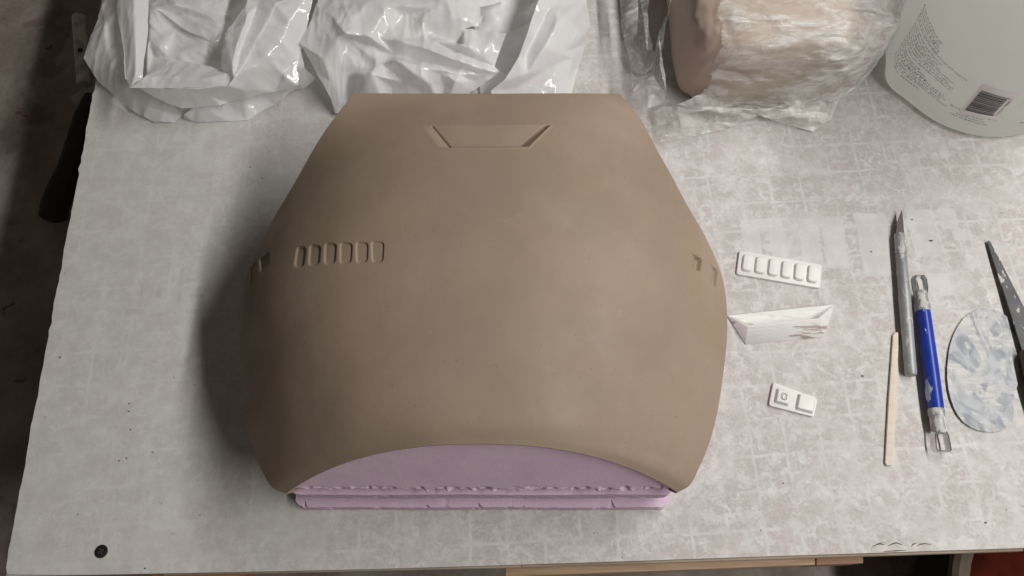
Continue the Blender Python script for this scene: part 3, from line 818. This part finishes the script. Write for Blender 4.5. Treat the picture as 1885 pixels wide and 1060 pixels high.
# ================================================================== sheets of plastic
def sheet(bm, verts, outline, creases=(), n=7, smooth_it=5, amp=.0016, freq=55, seed=0.0):
    zk = .80 if seed < 11 else 1.0
    """creased film: control points (px, py, height) are triangulated along the folds, refined and wrinkled"""
    pts = [Vector((v[0], v[1])) for v in verts]
    ed = [(a, b) for c in creases for a, b in zip(c, c[1:])]
    r = geometry.delaunay_2d_cdt(pts, ed, [list(outline)], 1, 1e-4)
    co2, _, tris, orig = r[0], r[1], r[2], r[3]
    P3 = []
    for c, o in zip(co2, orig):
        z = verts[o[0]][2]*zk if o else .01
        P3.append(W(c.x, c.y, z))
    key = {}; P = []; F = []
    def vid(tri, i, j):
        k = n-i-j
        q = (P3[tri[0]]*k+P3[tri[1]]*i+P3[tri[2]]*j)/n
        h = (round(q[0], 6), round(q[1], 6), round(q[2], 6))
        if h not in key: key[h] = len(P); P.append(q)
        return key[h]
    for tr in tris:
        if len(tr) != 3: continue
        for i in range(n):
            for j in range(n-i):
                F.append((vid(tr, i, j), vid(tr, i+1, j), vid(tr, i, j+1)))
                if i+j < n-1: F.append((vid(tr, i+1, j), vid(tr, i+1, j+1), vid(tr, i, j+1)))
    P = np.array(P); Fa = np.array(F)
    E = np.unique(np.sort(np.concatenate([Fa[:, [0, 1]], Fa[:, [1, 2]], Fa[:, [2, 0]]]), 1), axis=0)
    cnt = {}
    for a, b, c in F:
        for e in ((a, b), (b, c), (c, a)):
            e = tuple(sorted(e)); cnt[e] = cnt.get(e, 0)+1
    bnd_ = np.zeros(len(P), bool)
    for e, k in cnt.items():
        if k == 1: bnd_[list(e)] = True
    deg = np.bincount(E.ravel(), minlength=len(P))[:, None]
    for _ in range(smooth_it):
        A = np.zeros_like(P); np.add.at(A, E[:, 0], P[E[:, 1]]); np.add.at(A, E[:, 1], P[E[:, 0]])
        Q = P*.35+A/deg*.65
        P = np.where(bnd_[:, None], P, Q)
    ca_, sa_ = math.cos(seed*2.3), math.sin(seed*2.3)
    for i in range(len(P)):
        v = Vector(P[i])
        s = Vector((v.x*freq, v.y*freq, seed))
        d1 = noise.noise(s+Vector((noise.noise(s*.7), noise.noise(s*.7+Vector((5, 2, 1))), 0)))
        rr = Vector((s.x*ca_+s.y*sa_, (s.y*ca_-s.x*sa_)*.42, s.z))
        d2 = (1-min(1, abs(noise.noise(rr*1.15+Vector((3.1, 7.7, seed))))*1.6))**3*1.5-.4
        d2 += ((1-min(1, abs(noise.noise(Vector((rr.y*1.9, rr.x*2.6, seed+4))))*1.8))**3-.2)*.55
        d3 = noise.noise(s*4.2)
        P[i, 2] = max(.0008, P[i, 2]+amp*(d1*.8+d2*.75+d3*.14))
        P[i, 0] += amp*.5*noise.noise(s*1.3+Vector((9, 0, 0)))
    vs = [bm.verts.new(p) for p in P]
    for a, b, c in F:
        if a != b and b != c and a != c:
            try: bm.faces.new((vs[a], vs[b], vs[c]))
            except ValueError: pass

# ---- left white bag
def A_(cx, cy, z): return (140+cx/4.416, cy/4.416, z)
def B_(cx, cy, z): return (380+cx/4.416, cy/4.416, z)
bag = bmesh.new()
# outer skirt on the board
v = [A_(215, -420, .03), A_(207, 0, .026), A_(185, 160, .024), A_(120, 300, .022), A_(62, 470, .020), A_(120, 570, .015), A_(190, 670, .010), A_(310, 775, .007), A_(440, 890, .005), A_(540, 945, .004), A_(640, 990, .003),
     A_(790, 995, .002), A_(865, 945, .003), A_(800, 860, .016), A_(560, 740, .026), A_(400, 640, .030), A_(390, 420, .036), A_(330, 90, .040), A_(370, -420, .05), A_(235, 380, .034), A_(300, 560, .030), A_(350, 690, .022), A_(330, 330, .030), A_(235, 180, .034), A_(600, 870, .013)]
sheet(bag, v, list(range(19)), [(4, 19, 22), (19, 20, 21, 24), (17, 22, 16), (1, 23, 17), (23, 19), (24, 12), (5, 20), (21, 14)], n=15, seed=1.2, amp=.0012)
# right lower skirt
v = [A_(880, 930, .010), A_(880, 965, .002), A_(940, 985, .0015), A_(990, 996, .001), A_(1240, 985, .001), B_(330, 975, .001), B_(550, 850, .002), B_(660, 765, .004), B_(740, 735, .004), B_(800, 720, .006), B_(840, 690, .010), B_(890, 640, .020),
     B_(800, 560, .036), B_(760, 350, .042), B_(620, 480, .040), B_(300, 660, .028), B_(0, 780, .020), A_(1000, 860, .016), B_(650, 610, .030), B_(740, 690, .016), B_(560, 740, .016), B_(200, 850, .010)]
sheet(bag, v, list(range(18)), [(14, 18, 19, 8), (18, 20, 6), (15, 20), (16, 21, 5), (12, 19)], n=15, seed=2.2, amp=.0012)
# front band below the rim
v = [A_(505, 715, .040), A_(650, 800, .030), A_(760, 850, .024), A_(860, 880, .021), A_(1000, 872, .020), A_(1240, 840, .020), B_(110, 848, .020), B_(330, 800, .020), B_(560, 740, .020), B_(745, 700, .026), B_(745, 480, .040), B_(830, 150, .056), B_(900, -150, .062), B_(560, 30, .070), B_(480, 200, .064),
     B_(225, 625, .052), A_(1230, 700, .048), A_(800, 715, .047), A_(860, 810, .031), A_(810, 745, .042), A_(1100, 780, .034), B_(400, 520, .054), B_(600, 330, .060), B_(620, 580, .038), B_(300, 730, .034), B_(700, 110, .066), B_(640, 640, .034)]
sheet(bag, v, list(range(18)), [(17, 19, 18), (16, 20, 5), (15, 24, 7), (14, 21, 24), (21, 23, 26, 8), (22, 10), (13, 25, 22), (25, 11), (18, 20)], n=15, seed=3.3, amp=.0014)
# rim: left upright fold, front panel, right flap
v = [A_(380, -420, .060), A_(590, -420, .058), A_(592, 0, .056), A_(582, 300, .054), A_(552, 500, .052), A_(548, 640, .050), A_(440, 712, .047), A_(412, 640, .049), A_(383, 330, .055), A_(378, 0, .060), A_(480, 300, .064), A_(490, 600, .055), A_(470, -100, .068)]
sheet(bag, v, list(range(10)), [(12, 10, 11, 6)], n=15, seed=4.1, amp=.0008)
v = [A_(440, 714, .046), A_(548, 640, .051), A_(640, 560, .042), A_(750, 480, .036), A_(900, 500, .038), A_(1080, 540, .040), A_(1180, 565, .044), A_(1285, 600, .050), A_(1285, 640, .054), A_(1230, 700, .047), A_(1000, 725, .046), A_(800, 718, .046), A_(600, 715, .046), A_(700, 620, .050), A_(1000, 640, .052)]
sheet(bag, v, list(range(13)), [(1, 13, 14, 7), (3, 13, 11), (5, 14)], n=15, seed=5.2, amp=.0009)
v = [A_(1500, -420, .072), A_(1380, 40, .068), A_(1290, 170, .064), A_(1210, 280, .060), A_(1188, 420, .056), A_(1183, 560, .050), A_(1230, 590, .052), A_(1285, 630, .054), A_(1413, 430, .060), B_(480, 200, .066), B_(560, 30, .072), B_(700, -420, .078), B_(330, 130, .072), B_(210, 500, .062), B_(300, 330, .060), B_(415, 50, .066)]
sheet(bag, v, list(range(12)), [(1, 12, 13, 6), (15, 14, 7), (11, 15)], n=15, seed=6.2, amp=.0012)
# inside of the bag
v = [A_(560, -420, .02), A_(560, 0, .020), A_(570, 640, .020), A_(1300, 640, .018), A_(1420, 0, .022), A_(1560, -420, .02), A_(600, 110, .034), A_(820, 220, .026), A_(1120, 350, .030), A_(820, 40, .040), A_(940, 70, .036), A_(1180, 100, .030), A_(1300, 150, .020), A_(900, 250, .032), A_(1130, 300, .034), A_(640, 60, .036), A_(1180, 180, .034),
     A_(680, 390, .032), A_(590, 310, .030), A_(640, 470, .022), A_(760, 470, .026), A_(1080, 430, .028), A_(800, 120, .026)]
sheet(bag, v, [0, 1, 2, 3, 4, 5], [(6, 7, 8), (15, 13, 14), (9, 10, 11, 12), (22, 16), (18, 17, 19), (17, 20, 21)], n=15, seed=7.2, amp=.0016)
tag(from_bm('plastic_bag', bag, M_BAG, sharp=None), 'open white plastic bag crumpled at the far left corner of the board', 'plastic bag')

# ---- middle white bag
def C_(cx, cy, z): return (640+cx/4.098, cy/4.098, z)
bag = bmesh.new()
v = [B_(1000, -420, .04), B_(900, 20, .050), B_(850, 180, .054), B_(735, 345, .048), B_(790, 400, .044), B_(900, 600, .032), B_(960, 700, .026), B_(1010, 800, .016), B_(1045, 925, .004), C_(0, 860, .004), C_(300, 860, .004), C_(700, 840, .004), C_(930, 700, .010), C_(1160, 540, .028),
     C_(1110, 500, .030), C_(1150, 380, .040), C_(1195, 250, .048), C_(880, 215, .044), C_(1000, 190, .044), C_(1040, 158, .046), C_(1000, 60, .040), C_(1200, 0, .034), C_(1250, -420, .03),
     B_(1040, 150, .066), B_(1000, 110, .062), B_(1080, 300, .060), B_(1090, 540, .038), B_(960, 480, .048), B_(1020, 660, .030), B_(1140, 280, .068), B_(1310, 290, .060),
     C_(0, 280, .050), C_(250, 280, .052), C_(500, 290, .044), C_(640, 310, .046), C_(1000, 560, .030), C_(370, 420, .036), C_(700, 480, .034), C_(480, 330, .054), C_(780, 440, .050), C_(1060, 530, .036), C_(360, 460, .050), C_(600, 510, .046), C_(840, 560, .036),
     C_(430, 620, .024), C_(250, 480, .040), C_(160, 500, .034), C_(0, 560, .030), C_(730, 640, .022), C_(700, 560, .036), C_(560, 170, .050), C_(430, 110, .046), C_(620, 60, .054), C_(800, 0, .056), C_(300, 40, .060), C_(60, 30, .058), C_(640, 250, .040), C_(860, 340, .034), C_(870, 350, .052), C_(840, 130, .054), C_(500, 650, .020),
     C_(180, 560, .050), C_(330, 640, .018), C_(540, 590, .044), C_(620, 640, .030), C_(820, 620, .034), C_(950, 620, .020)]
sheet(bag, v, list(range(23)), [(2, 24, 23, 29), (23, 25, 26), (3, 27, 28, 8), (24, 27), (29, 30, 32, 38, 39, 40), (31, 36, 37, 35), (32, 33, 34, 13), (36, 41, 42, 43), (45, 44), (46, 45), (47, 46), (42, 49, 48), (54, 51, 50, 17), (51, 52, 53), (50, 59, 20), (34, 56, 57), (17, 58, 57), (55, 54), (62, 44, 60), (61, 44), (46, 61), (63, 64, 48), (63, 44), (43, 65, 66), (49, 65)],
      n=15, smooth_it=7, seed=8.2, amp=.0014)
# right wing
v = [C_(1560, -420, .070), C_(1440, 0, .068), C_(1400, 110, .067), C_(1350, 260, .064), C_(1290, 430, .056), C_(1180, 600, .044), C_(1080, 690, .034), C_(1100, 800, .02), C_(1400, 840, .006), C_(1640, 800, .004), C_(1690, 690, .004), C_(1740, 500, .005), C_(1790, 340, .008), C_(1828, 190, .018), C_(1800, 0, .022), C_(1790, -420, .02),
     C_(1530, 50, .060), C_(1430, 240, .050), C_(1340, 420, .042), C_(1620, 400, .040), C_(1790, 260, .026), C_(1500, 530, .030), C_(1280, 660, .026), C_(1650, 610, .016), C_(1570, 490, .030), C_(1700, 430, .026), C_(1620, 120, .060), C_(1480, 360, .056), C_(1350, 560, .040)]
sheet(bag, v, list(range(16)), [(16, 17, 18), (26, 27, 28, 22), (20, 19, 21, 22), (12, 25, 23), (19, 24), (24, 23)], n=15, smooth_it=6, seed=9.4, amp=.0010)
# low part between the two
v = [C_(900, -420, .02), C_(900, 0, .018), C_(980, 300, .016), C_(1000, 700, .003), C_(1000, 820, .002), C_(1200, 820, .002), C_(1420, 480, .008), C_(1500, 0, .018), C_(1560, -420, .02), C_(1080, 110, .028), C_(1400, 20, .024), C_(1200, 260, .020), C_(1360, 270, .018), C_(1260, 410, .006), C_(1150, 560, .006), C_(1340, 120, .022)]
sheet(bag, v, list(range(9)), [(9, 10), (11, 12), (13, 14, 4)], n=15, seed=10.4, amp=.0009)
tag(from_bm('plastic_bag', bag, M_BAG, sharp=None), 'glossy white plastic bag crumpled behind the top edge of the clay model', 'plastic bag')

# ================================================================== clay in a clear bag
def block(noff, grow=0.0, xmin=-9, rough=1.0):
    n = 150; m = 90
    c = np.array([.226, .252, .040]); h = np.array([.088, .088, .050])+grow
    th = np.linspace(0, 2*math.pi, n, endpoint=False); ph = np.linspace(-math.pi/2, math.pi/2, m)
    T, Pp = np.meshgrid(th, ph)
    def sg(x, e): return np.sign(x)*np.abs(x)**e
    ex = np.where(np.cos(T) > 0, .62, .34)
    ez = .42
    X = sg(np.cos(Pp), ez)*sg(np.cos(T), ex); Y = sg(np.cos(Pp), ez)*sg(np.sin(T), np.where(np.cos(T) > 0, .62, .34)); Z = sg(np.sin(Pp), ez)
    G_ = np.stack([X*h[0], Y*h[1], Z*h[2]], -1)
    G_[..., 1] *= 1-.14*np.clip(X, 0, 1)**2
    G_[..., 2] *= 1-.16*np.clip(X, 0, 1)
    for i in range(m):
        for j in range(n):
            p = Vector(G_[i, j]*20)+Vector((noff, 0, 0))
            k = 1+rough*(.030*noise.noise(p)+.022*noise.noise(p*2.7)+.012*noise.noise(p*7))
            G_[i, j] *= k
    G_ += c
    G_[..., 2] = np.maximum(G_[..., 2], .0015)
    return G_
lump = grid_mesh('clay_block', block(2.0, rough=.75), wrap=True)
lo = tag(link('clay_block', lump, M_LUMP), 'block of raw brown clay seen inside the clear bag', 'clay block')
film = bmesh.new()
Gf = block(2.0, .0016, rough=.75)
n_, m_ = Gf.shape[:2]
for i in range(n_):
    for j in range(m_):
        p = Gf[i, j]; q = Vector((p[0]*26, p[1]*60, p[2]*60))
        k = .0026*(1-abs(noise.noise(q))*2.2)+.0012*noise.noise(q*3)
        dv = p-np.array([.226, .252, .04]); dv /= np.linalg.norm(dv)
        Gf[i, j] = p+dv*max(0, k+.0006)
        Gf[i, j, 2] = max(.001, Gf[i, j, 2])
vsf = [[film.verts.new(Gf[i, j]) for j in range(m_)] for i in range(n_)]
for i in range(n_-1):
    for j in range(m_):
        q = [vsf[i][j], vsf[i][(j+1) % m_], vsf[i+1][(j+1) % m_], vsf[i+1][j]]
        cxq = sum(v.co.x for v in q)/4; czq = sum(v.co.z for v in q)/4
        edge = .160+.007*noise.noise(Vector((q[0].co.y*60, q[0].co.z*60, 1)))
        if cxq > edge: film.faces.new(q)
bmesh.ops.delete(film, geom=[v for v in film.verts if not v.link_faces], context='VERTS')
for f in film.faces: f.material_index = 0
nfilm = len(film.faces)
def D_(cx, cy, z): return (1120+cx/4.078, cy/4.078, z)
def E2(cx, cy, z): return (1360+cx/4.078, cy/4.078, z)
# skirt of the bag along the front, on the board
v = [D_(520, 790, .018), D_(400, 800, .012), D_(330, 850, .006), D_(345, 920, .003), D_(335, 1030, .001), D_(370, 1080, .001), D_(560, 1040, .001), D_(760, 1000, .0015), D_(900, 960, .002), D_(1130, 870, .003), E2(160, 870, .006), E2(360, 940, .003), E2(550, 990, .001), E2(600, 960, .002), E2(700, 880, .002), E2(760, 740, .004), E2(880, 660, .012),
     E2(900, 560, .030), E2(600, 600, .030), E2(200, 640, .026), D_(1000, 640, .026), D_(700, 700, .026), D_(900, 720, .012), E2(100, 760, .010), E2(300, 790, .012), E2(440, 770, .018), E2(0, 820, .016), E2(350, 830, .014), D_(760, 820, .018), D_(560, 860, .012), D_(620, 950, .006), D_(700, 850, .006), D_(480, 930, .009), D_(900, 880, .010), E2(640, 800, .012), E2(560, 700, .024)]
sheet(film, v, list(range(22)), [(28, 26, 27, 34), (22, 23, 24, 25), (1, 28), (2, 29, 31, 33), (3, 32, 30, 7), (29, 32), (35, 34, 13), (10, 27)], n=15, smooth_it=3, seed=11.1, amp=.0013)
# standing folds at the left end
v = [D_(160, 545, .020), D_(135, 640, .016), D_(122, 700, .016), D_(140, 790, .012), D_(205, 830, .010), D_(245, 945, .006), D_(215, 820, .016), D_(300, 815, .022), D_(400, 780, .024), D_(430, 700, .034), D_(430, 560, .044), D_(400, 420, .050), D_(430, 200, .064), D_(470, 40, .072), D_(500, -300, .075), D_(460, -300, .075), D_(455, 60, .070), D_(380, 250, .056), D_(330, 470, .040), D_(325, 540, .034), D_(225, 580, .026), D_(390, 500, .052), D_(230, 770, .020), D_(180, 690, .026), D_(300, 640, .034)]
sheet(film, v, list(range(21)), [(16, 17, 21, 9), (20, 24, 8), (23, 22, 7), (0, 23)], n=15, smooth_it=3, seed=12.1, amp=.0011)
v = [D_(235, -300, .050), D_(235, 0, .046), D_(218, 300, .034), D_(240, 430, .026), D_(290, 550, .022), D_(330, 520, .030), D_(340, 400, .040), D_(300, 200, .046), D_(295, 100, .050), D_(340, -300, .056), D_(262, 150, .050), D_(290, 400, .036)]
sheet(film, v, list(range(10)), [(10, 11, 5)], n=15, smooth_it=3, seed=13.1, amp=.0012)
v = [D_(90, -300, .030), D_(90, 0, .026), D_(95, 190, .020), D_(130, 360, .012), D_(185, 545, .006), D_(290, 560, .010), D_(240, 430, .018), D_(215, 300, .026), D_(235, -300, .04)]
sheet(film, v, list(range(9)), [(1, 7), (2, 6)], n=13, smooth_it=3, seed=14.1, amp=.0012)
film.faces.ensure_lookup_table()
for f in film.faces[nfilm:]: f.material_index = 1
me = bpy.data.meshes.new('clear_bag'); film.to_mesh(me); film.free()
tag(link('clear_bag', me, [M_FILM, M_FILM2]), 'clear crinkled plastic bag wrapped round the clay block beside the jug', 'plastic bag')

# ================================================================== jug
JC = Vector((.405, .2113, 0)); JR = .0775
jug = empty('jug', JC, 'milky white plastic jug with small printed directions and a barcode sticker', 'jug')
def jr(a, z):
    r = JR*(1-.0*z)
    r -= .006*max(0, 1-z/.006)**2
    r += .06*max(0, z-.03)*.12
    # moulded lobe on the left side
    da = (a-math.radians(196)+math.pi) % (2*math.pi)-math.pi
    r += .0085*math.exp(-(da/.20)**2)*max(0, min(1, (.062-z)/.03))*min(1, .4+z/.012)
    if z > .20: r *= max(.18, 1-((z-.20)/.075)**2*.8)
    return r
zs = [0, .0012, .003, .005, .0075, .011, .015, .02, .026, .033, .04, .048, .056, .065, .08, .1, .13, .16, .19, .2, .21, .22, .23, .245, .255, .27]
n = 180
Gj = np.array([[(JC.x+jr(2*math.pi*k/n, z)*math.cos(2*math.pi*k/n), JC.y+jr(2*math.pi*k/n, z)*math.sin(2*math.pi*k/n), z+.0006) for k in range(n)] for z in zs])
link('body', grid_mesh('jug_body', Gj, wrap=True), M_JUG, jug)
bm = bmesh.new(); lathe_axis(bm, JC+Vector((0, 0, .265)), JC+Vector((0, 0, .30)), [(0, .02), (.05, .024), (.9, .024), (1, .021)], 40)
from_bm('cap', bm, M_PLASTIC, jug, sharp=30)
def jug_hit(px, py):
    d = (px-942.5)/FPX*AR-(py-530)/FPX*AU+AF
    best = None
    ts = np.linspace(.2, 1.2, 4000)
    P = CAM[None]+ts[:, None]*d[None]
    for p in P:
        if p[2] < 0 or p[2] > .2: continue
        a = math.atan2(p[1]-JC.y, p[0]-JC.x)
        if math.hypot(p[0]-JC.x, p[1]-JC.y) < jr(a, p[2]): return a % (2*math.pi), float(p[2])
    return None
def jpt(a, z, off=.0005):
    r = jr(a, z)+off; return Vector((JC.x+r*math.cos(a), JC.y+r*math.sin(a), z+.0006))
LINES = [('Read and follow all', 206), ('directions before use.', 206), ('Always wear goggles,', 207), ('gloves and clothing', 208), ('that protect the skin', 208),
         ('Follow the label for instructions and cautions', 230.5), ('Do not use near open flame or', 214), ('sparks. Rinse after use and', 212), ('store empty and out of the sun', 215),
         ('Do not use flammable, caustic, acid solutions,', 226), ('hot water, bleach, chlorine or other', 224), ('If the tank leaks or if it is a component', 227.5), ('needs care or damage, replace it', 227),
         ('before the next job.', 207), ('Keep children away while', 211), ('you are spraying', 213), ('Pump until firm. If you will be', 226.5), ('using it again, empty the tank first', 228.5),
         ('then rinse it with warm water', 226), ('and wipe it dry before you store', 231.5), ('for the winter.', 213)]
bm = bmesh.new()
ztop = .0725; zstep = .00235
for i, (s, a1) in enumerate(LINES):
    z0 = ztop-i*zstep; a0 = 179+i*.35
    text_bm(bm, s, .0025, (lambda a0, a1, z0: (lambda x, y, wd: jpt(math.radians(a0+(a1-a0)*x/wd), z0+y-.0035*x/wd, .0004)))(a0, a1, z0), res=1)
bmesh.ops.recalc_face_normals(bm, faces=bm.faces)
h = jug_hit(1790, 213)
if h:
    for k, (s, sz) in enumerate((('Root-Lowell Manufacturing Co.', .0030), ('Lowell, MI 49331', .0026), ('www.rlflomaster.com', .0026), ('e-mail: info@rlflomaster.com', .0026))):
        text_bm(bm, s, sz, (lambda k: (lambda x, y, wd: jpt(h[0]+(x-wd/2)/JR, h[1]+.0005-k*.0026+y, .0004)))(k), res=1)
h2 = jug_hit(1876, 226)
if h2: text_bm(bm, 'Made in USA', .0032, lambda x, y, wd: jpt(h2[0]+x/JR, h2[1]-.001+y, .0004), res=1)
from_bm('printed_text', bm, M_INKG, jug, smooth=False)
qc = [jug_hit(*q) for q in ((1808, 153), (1875, 173), (1830, 219), (1764, 206))]
print('barcode', qc)
def bq(u, v, off):
    a = (qc[0][0]*(1-u)+qc[1][0]*u)*(1-v)+(qc[3][0]*(1-u)+qc[2][0]*u)*v
    z = (qc[0][1]*(1-u)+qc[1][1]*u)*(1-v)+(qc[3][1]*(1-u)+qc[2][1]*u)*v
    return jpt(a, z, off)
Gs = np.array([[bq(u, v, .0007) for u in np.linspace(0, 1, 24)] for v in np.linspace(0, 1, 24)])
stick = link('barcode_label', grid_mesh('barcode_label', Gs), M_STICKER, jug)
bm = bmesh.new()
rb = random.Random(4); v = .17
while v < .86:
    wv = rb.choice((.010, .012, .02, .03)); 
    u0, u1 = .10, (.84 if .2 < v < .8 else .88)
    seg = 10
    for i in range(seg):
        ua, ub = u0+(u1-u0)*i/seg, u0+(u1-u0)*(i+1)/seg
        bm.faces.new([bm.verts.new(bq(*q, .00105)) for q in ((ua, v), (ub, v), (ub, min(.88, v+wv)), (ua, min(.88, v+wv)))])
    v += wv+rb.choice((.010, .014, .022))
from_bm('barcode', bm, M_INK, stick, smooth=False)
bm = bmesh.new()
text_bm(bm, '0 38841 00102 6', .1, lambda x, y, wd: bq(.965-y*.9, .17+x/wd*.68, .00105), res=1)
from_bm('barcode_number', bm, M_INK, stick, smooth=False)

# ================================================================== pole tool on the floor, left
zf = -.152
tl = empty('pole_tool', W(120, 250, zf), 'metal tube with a black foam grip lying beyond the left edge of the bench', 'hand tool')
bm = bmesh.new(); lathe_axis(bm, WV(146, 32, zf+.0173), WV(156, 158, zf+.0173), [(0, 0.00490), (0.001, 0.00739), (.02, 0.00773), (.97, 0.00773), (.999, 0.00739), (1, .0045)], 28)
from_bm('tube', bm, M_GALV, tl, sharp=40)
bm = bmesh.new(); c = WV(147.5, 92, zf+.0251); lathe_axis(bm, c, c+Vector((0, 0, 0.00069)), [(0, 0.00288), (1, 0.00265)], 20)
from_bm('pin_hole', bm, M_RUBBER, tl)
bm = bmesh.new()
cl = [(132, 181), (150, 168), (176, 158), (184, 172), (164, 194), (150, 197), (138, 194)]
prism(bm, [W(x, y, zf+.0173)[:2] for x, y in cl][::-1], zf+.0087, zf+.0202, 0.00173)
from_bm('clip', bm, M_PALE, tl, sharp=40)
bm = bmesh.new()
gp = [(172, 180), (160, 215), (146, 265), (130, 315), (112, 350), (101, 378), (98, 398), (97, 404)]
tube(bm, [WV(x, y, zf+.0173) for x, y in gp], [0.00923, 0.01212, 0.01298, 0.01298, 0.01298, 0.01316, 0.01298, 0.00750], 18)
from_bm('grip', bm, M_RUBBER, tl)

# ================================================================== ribbed bucket on the floor, front right
bc = WV(1985, 1120, -.06)
bk = empty('tub', (bc.x, bc.y, -.17), 'ribbed black tub with a tan rim and dark red contents, below the front edge', 'tub')
bm = bmesh.new()
pr = [(0, .070)]
for i in range(9):
    t_ = .12+i*.09; r_ = .0705+.020*t_
    pr += [(t_, r_), (t_+.03, r_+.0036), (t_+.06, r_+.0006)]
pr += [(.98, .092)]
lathe_axis(bm, Vector((bc.x, bc.y, -.17)), Vector((bc.x, bc.y, -.062)), pr, 56)
from_bm('wall', bm, M_BUCKET, bk, sharp=50)
bm = bmesh.new()
ringp = [(math.cos(q*2*math.pi/64), math.sin(q*2*math.pi/64)) for q in range(65)]
tube(bm, [Vector((bc.x+.086*x, bc.y+.086*y, -.061)) for x, y in ringp], .0075, 10)
from_bm('rim', bm, M_TAN, bk)
bm = bmesh.new()
lathe_axis(bm, Vector((bc.x, bc.y, -.064)), Vector((bc.x, bc.y, -.058)), [(0, .081), (.6, .080), (1, .072)], 48)
from_bm('contents', bm, M_RED, bk, sharp=40)
